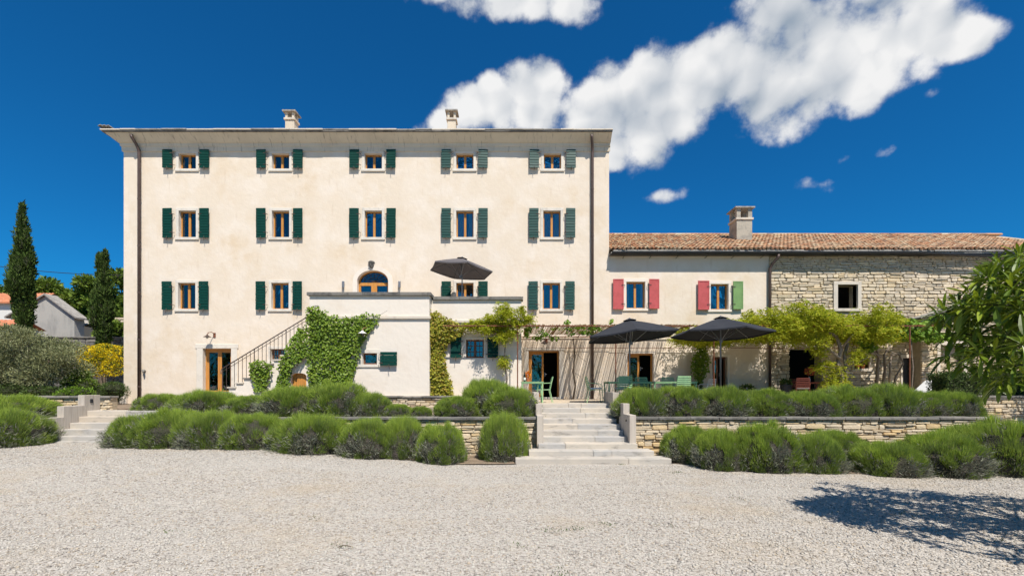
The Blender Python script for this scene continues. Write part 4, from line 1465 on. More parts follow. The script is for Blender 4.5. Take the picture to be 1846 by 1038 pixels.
xx, zz = gx(262, DF), gz(669, DF)
sp.tube([(xx - 0.03, DF, zz), (xx - 0.02, DF - 0.10, zz + 0.03), (xx + 0.03, DF - 0.15, zz - 0.02), (xx + 0.02, DF - 0.14, zz - 0.09)], [0.07, 0.055, 0.04, 0.03], 8)
obj('stone_spout', sp, GREYCAP, villa)

# ------------------------------------------------------------------ the lower wing
DW = DF + 0.03
WX0, WXS, WX1 = VX1 + 0.002, gx(1386, DW), 27.0
wing = thing('farmhouse_wing', 'long low wing of cream plaster and rubble stone under a clay tile roof', 'building', (15.0, DW, Z_TER))
EZ = 7.90
wa = (gx(1129, DW), gx(1163, DW), gz(556, DW), gz(508, DW))
wb = (gx(1281, DW), gx(1313, DW), gz(558, DW), gz(512, DW))
d2 = (gx(1131, DW), gx(1178, DW), Z_TER + 0.35, gz(637, DW))
d3 = (gx(1284, DW), gx(1311, DW), Z_TER + 0.08, gz(643, DW))
mb = MB()
grow = lambda h, e: (h[0] - e, h[1] + e, h[2] - e, h[3] + e)
wall_grid(mb, WX0, WXS, 0.6, EZ, DW, 0.42, [grow(wa, 0.04), grow(wb, 0.04), grow(d2, 0.03), grow(d3, 0.03)])
obj('plaster_wall', mb, PLASTER, wing)
h_big = (gx(1424, DW), gx(1482, DW), Z_TER + 0.02, gz(629, DW))
h_up = (gx(1510, DW), gx(1546, DW), gz(556, DW), gz(513, DW))
h_sm = (gx(1540, DW), gx(1567, DW), gz(664, DW), gz(643, DW))
h_dk = (gx(1627, DW), gx(1658, DW), Z_TER + 0.02, gz(645, DW))
core = MB()
wall_grid(core, WXS + 0.002, WX1, 0.6, EZ, DW + 0.075, 0.45, [h_big, h_up, h_sm, h_dk])
sw = obj('stone_facade', core, MORTAR, wing)
hol = [grow(h_big, 0.0), (h_up[0] - 0.20, h_up[1] + 0.17, h_up[2] - 0.14, h_up[3] + 0.15), (h_sm[0] - 0.10, h_sm[1] + 0.10, h_sm[2] - 0.02, h_sm[3] + 0.10), (h_dk[0] - 0.10, h_dk[1] + 0.14, h_dk[2], h_dk[3] + 0.16)]
masonry(wing, WXS + 0.004, 24.0, Z_TER, EZ - 0.03, DW, WINGSTONE, holes=hol, depth=0.12, hmin=0.055, hmax=0.19, wmin=0.14, wmax=0.75, maxobj=300,
        visible=lambda x, z: x < 20.5 and (z > 4.7 or 2.0 < z < 4.0), sub=sw)
obj('interior', MB().box(WX0 + 0.1, WX1 - 0.1, 24.2, 24.4, 0.6, EZ), ROOM, wing)
# stone trims
def stone_frame(parent, h, b, y, m, name='window', sill=True, bb=None, lint=None, depth=0.3):
    f = MB()
    bl, br = (b, b) if bb is None else bb
    lt = lint or b
    f.box(h[0] - bl, h[0], y - 0.02, y + depth, h[2], h[3])
    f.box(h[1], h[1] + br, y - 0.02, y + depth, h[2], h[3])
    f.box(h[0] - bl - 0.003, h[1] + br + 0.003, y - 0.024, y + depth, h[3], h[3] + lt)
    if sill:
        f.box(h[0] - bl - 0.03, h[1] + br + 0.03, y - 0.05, y + depth, h[2] - 0.13, h[2])
    return obj(name, f, m, parent, bevel=0.01)
stone_frame(wing, h_up, 0.18, DW - 0.01, LIMESTONE, bb=(0.19, 0.16), lint=0.14)
stone_frame(wing, h_sm, 0.10, DW - 0.005, LIMESTONE, depth=0.25)
stone_frame(wing, h_dk, 0.10, DW - 0.005, LIMESTONE, name='door_surround', sill=False, bb=(0.09, 0.13), lint=0.16)
dk = MB()
for i in range(5):
    w_ = (h_dk[1] - h_dk[0]) / 5
    dk.box(h_dk[0] + i * w_ + 0.004, h_dk[0] + (i + 1) * w_ - 0.004, DW + 0.28, DW + 0.32, h_dk[2], h_dk[3])
obj('plank_door', dk, mat('grey_plank', (0.07, 0.075, 0.085), 0.8), wing)
obj('lintel', MB().box(h_big[0] - 0.25, h_big[1] + 0.2, DW - 0.012, DW + 0.3, h_big[3] + 0.001, h_big[3] + 0.2), LIMESTONE, wing, bevel=0.012)
# plaster-side windows and flat shutters
def win_px(h, **kw):
    return make_window(wing, h[1] - h[0], h[3] - h[2], (0.5 * (h[0] + h[1]), DW, h[2]), **kw)
win_px(wa, b=0.13, curtain=0.22, stone=PLASTER2)
win_px(wb, b=0.13, curtain=0.22, stone=PLASTER2)
for (a, c, t, b_, m, s) in ((1105, 1124, 504, 558, REDPAINT, 1), (1170, 1188, 504, 557, REDPAINT, -1), (1258, 1278, 507, 559, REDPAINT, 1), (1321, 1339, 508, 558, SAGEPAINT, -1)):
    sh = make_shutter(wing, (c - a) * DW / FPX, gz(t, DW) - gz(b_, DW), (gx(0.5 * (a + c), DW - 0.08), DW - 0.09, gz(b_, DW)), m, boards=False, hinge_side=s, stay=False)
    sh.rotation_euler = (0, 0, random.uniform(-0.03, 0.03) + (0.06 if m is SAGEPAINT else 0))
    if m is SAGEPAINT:
        sh['label'] = 'sage green shutter'
# terrace doors
glazed_door(wing, d2[0], d2[1], d2[2], d2[3], DW, surround=0.08, lintel=0.1, leaf_open=True, stone=PLASTER2)
glazed_door(wing, d3[0], d3[1], d3[2], d3[3], DW, surround=0.10, lintel=0.1, leaf_open=True, stone=PLASTER2, wood=DARKWOOD)

# tiled roof
RP = 0.454
ang = math.atan(RP)
ye, yr = DW - 0.34, DW + 4.7
roofw = MB()
roofw.add([(WX0 + 0.01, ye, EZ + 0.06), (WX1, ye, EZ + 0.06), (WX1, yr, EZ + 0.06 + (yr - ye) * RP), (WX0 + 0.01, yr, EZ + 0.06 + (yr - ye) * RP)], [(0, 1, 2, 3)])
roofw.quad((WX0, yr, EZ + (yr - ye) * RP), (WX1, yr, EZ + (yr - ye) * RP), (WX1, yr + 5, EZ - 0.2), (WX0, yr + 5, EZ - 0.2))
wroof = obj('roof', roofw, MORTAR, wing)
def tile_mesh(r0, r1, L, th=0.016, n=6, flip=False):
    """half-round tile: axis +y (up the slope), arch up."""
    mb = MB()
    vs = []
    for (r, y) in ((r0, 0), (r1, L)):
        for rr in (r, r - th):
            for i in range(n + 1):
                a = math.pi * i / n
                vs.append((rr * math.cos(a), y, (rr * math.sin(a) * 0.85) * (-1 if flip else 1)))
    k = n + 1
    fs = []
    for i in range(n):
        fs.append((i, i + 1, 2 * k + i + 1, 2 * k + i))
        fs.append((k + i, 3 * k + i, 3 * k + i + 1, k + i + 1))
        fs.append((i, k + i, k + i + 1, i + 1))
    mb.add(vs, fs)
    me = mb.mesh('tile')
    me.materials.append(TILE)
    return me
tms = [tile_mesh(0.088 + d, 0.070 + d, 0.44) for d in (0, 0.004, -0.004)]
chan = tile_mesh(0.085, 0.095, 0.46, flip=True)
P_X, P_L = 0.188, 0.34
ncol = int((25.5 - WX0) / P_X)
nrow = int((yr - ye) / math.cos(ang) / P_L) + 1
cnt = 0
small = MB()
vis_cols = [c for c in range(ncol) if WX0 + c * P_X < 22.8]
for r_ in range(nrow):
    for c in range(ncol):
        s = r_ * P_L + random.uniform(-0.02, 0.02) - 0.04
        x = WX0 + 0.12 + c * P_X + random.uniform(-0.012, 0.012)
        yy = ye + s * math.cos(ang)
        zz = EZ + 0.085 + s * math.sin(ang) + random.uniform(-0.004, 0.008) + 0.015 * math.sin(x * 1.3) + 0.02
        rz_ = random.uniform(-0.03, 0.03)
        me = tms[(r_ + c) % 3]
        if cnt < 300 and x < 22.8 and r_ < 4:
            o = bpy.data.objects.new('tile', me)
            COL.objects.link(o)
            o.location = (x, yy, zz)
            o.rotation_euler = (ang - 0.05, 0, rz_)
            o.parent = wroof
            cnt += 1
        else:
            M_ = Matrix.Translation((x, yy, zz)) @ Matrix.Rotation(rz_, 4, 'Z') @ Matrix.Rotation(ang - 0.05, 4, 'X')
            small.add([M_ @ v.co for v in me.vertices], [tuple(p.vertices) for p in me.polygons])
        M_ = Matrix.Translation((x + P_X / 2, yy - 0.03, zz + 0.03)) @ Matrix.Rotation(ang - 0.05, 4, 'X')
        if r_ < 6:
            small.add([M_ @ v.co for v in chan.vertices], [tuple(p.vertices) for p in chan.polygons])
obj('small_tiles', small, TILE, wroof, kind='stuff')
# ridge
x = WX0
while x < WX1:
    rt = MB()
    pts = [(0.13 * math.cos(math.pi * i / 6), 0.12 * math.sin(math.pi * i / 6)) for i in range(7)]
    zz = EZ + 0.09 + (yr - ye) * RP
    rt.prism([(yr + p, zz + q + random.uniform(0, 0.006)) for p, q in reversed(pts)], x, x + 0.46, 'x')
    obj('ridge_tile', rt, TILE, wroof)
    x += 0.42
# stone slab course under the tiles and the gutter
obj('light_stop_board', MB().box(WX0 + 0.01, 24.5, ye + 0.045, DW - 0.002, EZ - 0.125, EZ - 0.093), GUTTER, wing)  # added board, closes the slit where sun leaked in behind the gutter
x = WX0 + 0.02
while x < 24.5:
    w = random.uniform(0.35, 0.9)
    for q in range(2):
        obj('eave_slab', MB().box(x + 0.004 + 0.1 * q, x + w - 0.004 + 0.1 * q, ye - 0.03 + 0.05 * (1 - q) + random.uniform(-0.02, 0.02), DW + 0.3, EZ - 0.09 + 0.075 * q, EZ - 0.02 + 0.075 * q), SLAB, wroof, bevel=0.01)
    x += w
gt = MB()
gp = [(0.075 * math.cos(math.pi + math.pi * i / 8), 0.075 * math.sin(math.pi + math.pi * i / 8)) for i in range(9)]
gi = [(0.066 * math.cos(math.pi + math.pi * i / 8), 0.066 * math.sin(math.pi + math.pi * i / 8)) for i in range(9)]
def gut_sec(x, y, z):
    return [(x, y + p, z + q) for p, q in gp] + [(x, y + p, z + q) for p, q in reversed(gi)]
secs = []
for x in (WX0 + 0.03, 8, 12, 16, 18, 19, 20, 21, 25):
    dz = -0.0 if x < 18 else -0.05 * (x - 18) if x < 21 else -0.15
    secs.append(gut_sec(x, ye - 0.045, EZ - 0.062 + dz))
k = len(secs[0])
fs = []
for s in range(len(secs) - 1):
    for i in range(k):
        j = (i + 1) % k
        fs.append((s * k + i, s * k + j, (s + 1) * k + j, (s + 1) * k + i))
gt.add([p for s in secs for p in s], fs)
obj('gutter', gt, GUTTER, wing, smooth=False)
for x in (5.0, 6.2, 7.4, 8.7, 9.9, 11.2):
    obj('gutter_bracket', MB().tube([(x, DW + 0.0, EZ - 0.22), (x, DW - 0.16, EZ - 0.20), (x, ye - 0.06, EZ - 0.185)], 0.012, 6), IRON, wing)
p = MB()
x = gx(1388, DW - 0.1)
p.tube([(x + 0.22, ye - 0.05, EZ - 0.16), (x + 0.21, ye - 0.04, EZ - 0.28), (x + 0.07, DW - 0.16, EZ - 0.52), (x, DW - 0.10, EZ - 0.72), (x, DW - 0.10, Z_TER)], 0.06, 12)
obj('downpipe', p, PIPE, wing, smooth=True)
chimney(wroof, gx(1335, 23.2), 23.2, 0.78, 9.0, gz(396, 22.8), gz(375, 22.8) + 0.12, OLDRENDER)

# ------------------------------------------------------------------ outbuilding at far right
DO = DF - 0.45
out = thing('outbuilding', 'stone lean-to outbuilding with slab roof edge behind the loquat leaves', 'building', (21.0, DO, 1.3))
ox0, ox1 = gx(1662, DO), 27.0
def lean_top(x):
    return gz(572, DO) + (x - ox0) * 0.30
nh = (gx(1695, DO), gx(1737, DO), Z_TER + 0.1, gz(622, DO))
core = MB()
wall_grid(core, ox0, ox1, 0.8, lean_top(ox0) - 0.05, DO + 0.07, 0.3, [nh], back=False)
core.add([(ox0, DO + 0.07, lean_top(ox0) - 0.05), (ox1, DO + 0.07, lean_top(ox0) - 0.05), (ox1, DO + 0.07, lean_top(ox1) - 0.05)], [(0, 1, 2)])
core.quad((ox0, DO + 0.07, 0.8), (ox0, DO + 0.07, lean_top(ox0) - 0.05), (ox0, DF + 0.2, lean_top(ox0) - 0.05), (ox0, DF + 0.2, 0.8))
co = obj('wall', core, MORTAR, out)
masonry(out, ox0, 24.0, Z_TER - 0.3, 7.5, DO, WINGSTONE, holes=[(nh[0] - 0.16, nh[1] + 0.16, nh[2], nh[3] + 0.18)], depth=0.11, hmin=0.08, hmax=0.18, wmin=0.2, wmax=0.55, maxobj=120, top=lean_top,
        visible=lambda x, z: x < 20.2, sub=co)
stone_frame(out, nh, 0.15, DO - 0.005, LIMESTONE, name='door_surround', sill=False, lint=0.17, depth=0.28)
obj('blocked_doorway', MB().box(nh[0], nh[1], DO + 0.30, DO + 0.4, nh[2] - 0.4, nh[3]), MORTAR, out)
masonry(out, nh[0], nh[1], nh[2] - 0.3, nh[3], DO + 0.24, WINGSTONE, depth=0.08, hmin=0.08, hmax=0.15, wmin=0.15, wmax=0.35, maxobj=60, sub=co)
x = ox0 - 0.35
while x < 26:
    w = random.uniform(0.35, 0.7)
    s = MB()
    za, zb_ = lean_top(x), lean_top(x + w)
    th = 0.06
    vs = [(x, DO - 0.35 + random.uniform(-0.04, 0.04), za), (x + w, DO - 0.35, zb_), (x + w, DF + 0.02, zb_), (x, DF + 0.02, za)]
    s.add(vs + [(a, b_, c + th) for a, b_, c in vs], [(3, 2, 1, 0), (4, 5, 6, 7), (0, 1, 5, 4), (1, 2, 6, 5), (2, 3, 7, 6), (3, 0, 4, 7)])
    obj('roof_slab', s, SLAB, out, loc=(0, 0, random.uniform(0, 0.02)))
    x += w - 0.03

# ================================================================== garden steps
def garden_steps(label, xs_l, xs_r, y0, tread, rise_, n, loc, z0=0.0):
    t = thing('garden_steps', label, 'steps', loc)
    for i in range(n):
        a, b = xs_l[i], xs_r[i]
        y = y0 + i * tread
        # each step is laid from two or three stones
        cuts = [a] + sorted(a + (b - a) * random.uniform(0.25, 0.75) for _ in range(1 + (i % 2))) + [b]
        cuts = [c for j, c in enumerate(cuts) if j == 0 or c - cuts[j - 1] > 0.25 or c == b]
        for p, q in zip(cuts[:-1], cuts[1:]):
            jz = random.uniform(-0.004, 0.004)
            obj('step', MB().box(p + 0.002, q - 0.002, y + random.uniform(-0.006, 0.006), y + tread + 0.12, z0 + i * rise_ - 0.06 + 0.001 * i, z0 + (i + 1) * rise_ + jz), STEPSTONE, t, bevel=0.012)
    return t
n = 10
rise_c = Z_TER / n
xl = [0.08, 0.42, 0.68] + [0.83] * 7
xr = [3.86, 3.56, 3.24] + [3.07] * 7
cst = garden_steps('wide pale stone steps rising to the dining terrace at the centre', xl, xr, 11.0, 0.374, rise_c, n, (2.0, 11.0, 0))
# stepped concrete cheeks
def cheek(parent, x0, x1, blocks):
    for (ya, yb, zt) in blocks:
        obj('cheek_wall', MB().box(x0, x1, ya, yb, -0.05, zt), CONCRETE, parent, bevel=0.008)
yc = 11.0 + 3 * 0.374
cheek(cst, 3.075, 3.25, [(yc - 0.22, yc + 0.45, gz(748, yc - 0.2)), (yc + 0.452, yc + 1.75, gz(727, yc + 0.5)), (yc + 1.752, yc + 3.1, gz(707, yc + 1.8))])
cheek(cst, 0.655, 0.825, [(yc - 0.22, yc + 0.45, gz(749, yc - 0.2)), (yc + 0.452, yc + 1.75, gz(728, yc + 0.5)), (yc + 1.752, yc + 3.1, gz(707, yc + 1.8))])
obj('spot_lamp', MB().lathe([(0.02, -0.03), (0.02, 0.03)], 8, (3.07, yc + 0.1, gz(758, yc))), BLACKPOT, cst)

n = 5
D_L = 12.5
lx0 = gx(92, D_L)
lst = garden_steps('pale stone garden steps beside the left corner of the villa', [lx0] * 5, [lx0 + 3.2] * 5, D_L, 0.265, 0.163, n, (lx0 + 1.6, D_L, 0.35), z0=0.35)
obj('base_kerb', MB().box(lx0 - 0.1, lx0 + 3.4, D_L - 0.12, D_L + 0.02, 0.25, 0.385), STEPSTONE, lst, bevel=0.01)
cheek(lst, lx0 - 0.20, lx0 - 0.003, [(D_L - 0.1, D_L + 0.36, gz(753, D_L)), (D_L + 0.362, D_L + 0.98, gz(732, D_L + 0.4)), (D_L + 0.982, D_L + 1.5, gz(712, D_L + 1.0))])
for (yy, pz) in ((D_L + 0.08, 763), (D_L + 1.2, 722)):
    obj('spot_lamp', MB().box(lx0 - 0.02, lx0 + 0.015, yy - 0.04, yy + 0.04, gz(pz, yy) - 0.06, gz(pz, yy) + 0.05), BLACKPOT, lst)

# ================================================================== pergola
YP = 17.05
pg = thing('pergola', 'thin rusty iron pergola with reed matting along the terrace wall', 'pergola', (8.0, YP, Z_TER))
ZP = 4.16
posts = [gx(933, YP), gx(1110, YP), gx(1287, YP), gx(1640, YP)]
for x in posts:
    obj('post', MB().tube([(x, YP, Z_TER), (x, YP, ZP)], 0.022, 8), RUST, pg)
for x in (posts[1], posts[2]):
    obj('brace', MB().tube([(x, YP, ZP - 0.5), (x + 0.4, YP, ZP - 0.02)], 0.011, 6), RUST, pg)
obj('beam', MB().tube([(posts[0] - 2.8, YP, ZP), (posts[0], YP, ZP), (posts[1], YP, ZP - 0.01), (posts[2], YP, ZP), (posts[3], YP, ZP), (posts[3] + 2.2, YP, ZP + 0.01)], 0.024, 8), RUST, pg)
obj('beam', MB().tube([(BX2 + 0.06, DF - 0.06, ZP - 0.03), (17.2, DF - 0.06, ZP - 0.02)], 0.022, 8), RUST, pg)
for i in range(14):
    x = 0.55 + i * 1.22
    obj('rafter', MB().tube([(x, YP - 0.1, ZP + 0.03), (x, DF - 0.03, ZP + 0.01)], 0.016, 6), RUST, pg)
obj('tie_rod', MB().tube([(posts[0] + 0.45, DF - 0.10, gz(627, DF)), (15.0, DF - 0.10, gz(627, DF) - 0.02)], 0.013, 6), RUST, pg)
# reed mat: single canes laid across, with gaps that let the light through
rm = MB()
x = posts[0] + 0.28
while x < 7.0:
    x += random.uniform(0.011, 0.017) + (random.uniform(0.012, 0.035) if random.random() < 0.12 else 0)
    if x > 5.9 and random.random() < 0.2:
        continue
    a, b = random.uniform(-0.02, 0.02), random.uniform(-0.02, 0.02)
    dz = random.uniform(0.05, 0.075)
    y1 = DF - 0.02 - random.uniform(0, 0.18)
    y0 = YP + random.uniform(-0.05, 0.25)
    rm.tube([(x + a, y0, ZP + dz), (x + (a + b) / 2 + random.uniform(-0.01, 0.01), 0.5 * (y0 + y1), ZP + dz - 0.02), (x + b, y1, ZP + dz)], random.uniform(0.006, 0.009), 5)
obj('reed_mat', rm, REED, pg, kind='stuff')

# ================================================================== parasols
def parasol(label, x, y, zfloor, zapex, radius, drop, n, rot, canvas, tilt=(0, 0), group=None):
    t = thing('parasol', label, 'umbrella', (x, y, zfloor), 0, group, local=True)
    h = zapex - zfloor
    Rm = Matrix.Translation((0, 0, h)) @ Matrix.Rotation(tilt[0], 4, 'X') @ Matrix.Rotation(tilt[1], 4, 'Y')
    cm = MB()
    rings, seg = 6, 6
    vs = [Rm @ Vector((0, 0, 0))]
    tot = n * seg
    for r in range(1, rings + 1):
        f = r / rings
        for k in range(tot):
            a = rot + 2 * math.pi * k / tot
            u = (k % seg) / seg
            pol = math.cos(math.pi / n) / math.cos(((k % seg) / seg - 0.5) * 2 * math.pi / n)     # straight hem between ribs
            sag = 0.05 * f * math.sin(math.pi * u) * radius
            z = -drop * (f ** 1.15) - sag * 0.35
            pol2 = pol * (1 - 0.02 * math.sin(math.pi * u))
            vs.append(Rm @ Vector((radius * f * pol2 * math.cos(a), radius * f * pol2 * math.sin(a), z)))
    fs = [(0, 1 + k, 1 + (k + 1) % tot) for k in range(tot)]
    for r in range(rings - 1):
        for k in range(tot):
            k2 = (k + 1) % tot
            fs.append((1 + r * tot + k, 1 + (r + 1) * tot + k, 1 + (r + 1) * tot + k2, 1 + r * tot + k2))
    # short hanging hem
    base = 1 + (rings - 1) * tot
    o0 = len(vs)
    for k in range(tot):
        vs.append(Vector(vs[base + k]) + Vector((0, 0, -0.045)))
    for k in range(tot):
        k2 = (k + 1) % tot
        fs.append((base + k, o0 + k, o0 + k2, base + k2))
    cm.add(vs, fs)
    obj('canopy', cm, canvas, t, local=True)
    vc = MB()
    cv = [Rm @ Vector((0, 0, 0.07))]
    for k in range(n):
        a = rot + 2 * math.pi * k / n
        cv.append(Rm @ Vector((0.24 * math.cos(a), 0.24 * math.sin(a), -0.015)))
    vc.add(cv, [(0, 1 + k, 1 + (k + 1) % n) for k in range(n)])
    obj('vent_cap', vc, canvas, t, local=True)
    for k in range(n):
        a = rot + 2 * math.pi * k / n
        rb_ = MB()
        rb_.tube([Rm @ Vector((0.03 * math.cos(a), 0.03 * math.sin(a), -0.05)), Rm @ Vector((radius * 0.5 * math.cos(a), radius * 0.5 * math.sin(a), -drop * 0.5 ** 1.15 - 0.02)),
                  Rm @ Vector((radius * 0.985 * math.cos(a), radius * 0.985 * math.sin(a), -drop - 0.015))], 0.011, 5)
        rib = obj('rib', rb_, GREYMETAL, t, local=True)
        st = MB()
        st.tube([Rm @ Vector((0.03 * math.cos(a), 0.03 * math.sin(a), -0.75)), Rm @ Vector((radius * 0.52 * math.cos(a), radius * 0.52 * math.sin(a), -drop * 0.52 ** 1.15 - 0.03))], 0.009, 5)
        obj('strut', st, GREYMETAL, rib)
    obj('pole', MB().tube([(0, 0, 0), (0, 0, h - 0.8), Rm @ Vector((0, 0, -0.4)), Rm @ Vector((0, 0, 0.08))], 0.024, 10), GREYMETAL, t, local=True, smooth=True)
    obj('hub', MB().lathe([(0.05, -0.06), (0.05, 0.04)], 10, tuple(Rm @ Vector((0, 0, -0.75)))), GREYMETAL, t, local=True)
    obj('base', MB().lathe([(0.32, 0), (0.32, 0.05), (0.08, 0.08), (0.05, 0.3)], 20), BLACKPOT, t, local=True)
    return t
DU = 14.9
parasol('tilted charcoal parasol on the terrace, nearest the centre steps', gx(1135, DU), DU, Z_TER, gz(577, DU), 1.55, 0.52, 6, R(-38), CANVAS, tilt=(R(-2), R(-4)), group='charcoal parasols over the dining terrace')
parasol('level charcoal parasol on the terrace in front of the wisteria', gx(1299, DU + 0.1), DU + 0.1, Z_TER, gz(573, DU + 0.1), 1.58, 0.52, 6, R(-88), CANVAS, tilt=(R(-2), R(0)), group='charcoal parasols over the dining terrace')
parasol('small grey tilted parasol up on the balcony', gx(833, 18.9), 18.9, 4.49, gz(466, 18.9), 1.36, 0.50, 6, R(-72), CANVAS2, tilt=(R(-2), R(5)))

# ================================================================== furniture
def chair(label, x, y, rz, m=GREENMETAL, group=None, z=Z_TER, cushion=None):
    """faces local +x; back at -x."""
    t = thing('garden_chair', label, 'chair', (x, y, z), rz, group, local=True)
    for sy in (-1, 1):
        obj('leg', MB().tube([(0.24, sy * 0.24, 0), (0.21, sy * 0.22, 0.44)], 0.012, 7), m, t, local=True)
        obj('leg', MB().tube([(-0.30, sy * 0.24, 0), (-0.19, sy * 0.22, 0.44)], 0.012, 7), m, t, local=True)
        obj('armrest', MB().tube([(-0.24, sy * 0.24, 0.66), (0.1, sy * 0.26, 0.64), (0.19, sy * 0.25, 0.6), (0.21, sy * 0.23, 0.44)], 0.011, 7), m, t, local=True)
    s = MB()
    for i in range(7):
        xx = -0.20 + i * 0.068
        s.box(xx, xx + 0.052, -0.225, 0.225, 0.435 - 0.003 * i, 0.448 - 0.003 * i)
    s.tube([(-0.21, -0.23, 0.43), (0.23, -0.23, 0.43)], 0.011, 6); s.tube([(-0.21, 0.23, 0.43), (0.23, 0.23, 0.43)], 0.011, 6)
    obj('seat', s, m, t, local=True)
    b = MB()
    for sy in (-1, 1):
        b.tube([(-0.20, sy * 0.22, 0.42), (-0.25, sy * 0.22, 0.66), (-0.30, sy * 0.20, 0.86)], 0.013, 7)
    for i in range(6):
        f = i / 5
        zz = 0.52 + 0.33 * f
        xx = -0.225 - 0.075 * f
        b.box(xx - 0.006, xx + 0.006, -0.21, 0.21, zz - 0.022, zz + 0.022)
    obj('backrest', b, m, t, local=True)
    if cushion:
        c = MB(); c.box(-0.2, 0.21, -0.21, 0.21, 0, 0.05)
        co_ = obj('seat_cushion', c, WHITECLOTH, None, loc=(x, y, z + 0.452), rot=(0, 0, rz), bevel=0.02)
        tag(co_, cushion, 'cushion', 'white seat cushions')
    return t


def table(label, x, y, w, d, h, m=GREENMETAL, z=Z_TER):
    t = thing('garden_table', label, 'table', (x, y, z), 0, None, local=True)
    tp = MB()
    n = max(4, int(d / 0.1))
    for i in range(n):
        tp.box(-w / 2, w / 2, -d / 2 + i * d / n + 0.004, -d / 2 + (i + 1) * d / n - 0.004, h - 0.022, h)
    obj('table_top', tp, m, t, local=True)
    fr_ = MB()
    fr_.box(-w / 2 + 0.02, w / 2 - 0.02, -d / 2 + 0.015, -d / 2 + 0.045, h - 0.06, h - 0.0225)
    fr_.box(-w / 2 + 0.02, w / 2 - 0.02, d / 2 - 0.045, d / 2 - 0.015, h - 0.06, h - 0.0225)
    obj('apron', fr_, m, t, local=True)
    for sx in (-1, 1):
        for sy in (-1, 1):
            obj('leg', MB().box(sx * (w / 2 - 0.04) - 0.02, sx * (w / 2 - 0.04) + 0.02, sy * (d / 2 - 0.04) - 0.02, sy * (d / 2 - 0.04) + 0.02, 0, h - 0.0605), m, t, local=True)
    return t
DT = 15.0
TH = 0.70
table('green metal table with a bottle and flower pot in front of the open terrace door', gx(960, DT), DT + 0.35, 0.74, 0.74, TH)
chair('green metal chair beside the bottle table by the terrace door', gx(981, DT), DT + 0.3, R(180))
ltx = gx(1096, DT)
for i, wd in enumerate((1.45, 1.45)):
    table(('long green metal table nearest the centre steps', 'long green metal table under the level charcoal parasol')[i], ltx + 0.72 + i * 1.5, DT + 0.35, 1.45, 0.8, TH)
chair('green metal chair at the left end of the long terrace table', gx(1075, DT), DT + 0.3, R(0), cushion='white cushion on the chair at the left end of the long terrace table')
for i, p in enumerate((1126, 1160, 1209, 1236)):
    chair(('green chair behind the long table under the tilted parasol pole', 'green chair behind the long table in front of the half open terrace door', 'green chair third along behind the long table',
           'green chair last along behind the long table beside the climbing vine')[i], gx(p, DT + 1), DT + 1.0, R(-90), group='green chairs behind the long table')
for i, p in enumerate((1124, 1228)):
    chair(('green chair pulled up to the near side of the long table by the steps', 'green chair on the near side of the long table under the level parasol')[i], gx(p, DT - 0.25), DT - 0.22, R(90), group='green chairs in front of the long table',
          cushion=('white cushion on the near chair by the steps', 'white cushion on the near chair under the level parasol')[i])
chair('white metal chair against the wall beside the narrow dark doorway', gx(1274, 19.0), 19.0, R(200), m=mat('white_metal', (0.6, 0.62, 0.65), 0.5))
# on the bottle table
bt = thing('wine_bottle', 'dark wine bottle with a white label on the green table', 'bottle', (gx(946, DT), DT + 0.2, Z_TER + TH), local=True)
obj('glass_body', MB().lathe([(0.037, 0), (0.038, 0.19), (0.030, 0.22), (0.014, 0.25), (0.014, 0.31), (0.016, 0.315)], 14), BOTTLE, bt, local=True, smooth=True)
obj('paper_label', MB().lathe([(0.039, 0.06), (0.039, 0.14)], 14), PAPER, bt, local=True)
fp = thing('flower_pot', 'red flower pot with orange blooms on the green table', 'flower pot', (gx(952, DT), DT + 0.25, Z_TER + TH), local=True)
obj('pot', MB().lathe([(0.05, 0), (0.07, 0.10), (0.075, 0.105), (0.075, 0.12), (0.06, 0.118)], 14), TERRACOTTA, fp, local=True)
P, d = in_blobs([(0, 0, 0.22, 0.08, 0.08, 0.12)], 160, 0.2)
obj('blooms', leaf_mesh('blooms', P, d + np.array([0, 0, 0.4]), 0.05, 0.04), ORANGEFLOWER, fp, local=True)
# at the stone wing
rtab = table('brown metal table with a vase in front of the big dark opening', gx(1462, 18.4), 18.4, 0.9, 0.7, 0.72, m=REDBROWN)
chair('red brown metal chair in front of the big dark opening', gx(1440, 19.0), 19.0, R(-90), m=REDBROWN)
chair('red brown metal armchair on the near side of the brown table', gx(1447, 17.7), 17.7, R(60), m=REDBROWN, cushion='white cushion on the red brown armchair')
vs_ = thing('flower_vase', 'glass vase of reddish flowers on the brown table', 'vase', (gx(1459, 18.3), 18.3, Z_TER + 0.72), local=True)
obj('vase', MB().lathe([(0.045, 0), (0.055, 0.08), (0.03, 0.18), (0.04, 0.22)], 12), GREYMETAL, vs_, local=True, smooth=True)
P, d = in_blobs([(0, 0, 0.42, 0.16, 0.16, 0.17)], 220, 0.2)
obj('blooms', leaf_mesh('blooms', P, d + np.array([0, 0, 0.5]), 0.07, 0.05), mat('russet_flower', (0.35, 0.10, 0.04), 0.7, transl=0.2), vs_, local=True)
def planter(label, x, y, r, h):
    t = thing('planter', label, 'planter', (x, y, Z_TER), local=True)
    obj('tub', MB().lathe([(r * 0.85, 0), (r, h - 0.04), (r + 0.02, h - 0.04), (r + 0.02, h), (r - 0.03, h - 0.01)], 18), BLACKPOT, t, local=True)
    P, d = in_blobs([(0, 0, h + 0.06, r * 0.9, r * 0.9, 0.14)], 260, 0.2)
    obj('plant', leaf_mesh('plant', P, d + np.array([0, 0, 0.4]), 0.10, 0.05), HEDGE, t, local=True)
planter('tall black planter beside the big dark opening', gx(1417, 18.2), 18.2, 0.2, 0.62)
planter('low black planter against the plaster wall near the downpipe', gx(1347, 19.6), 19.6, 0.32, 0.42)
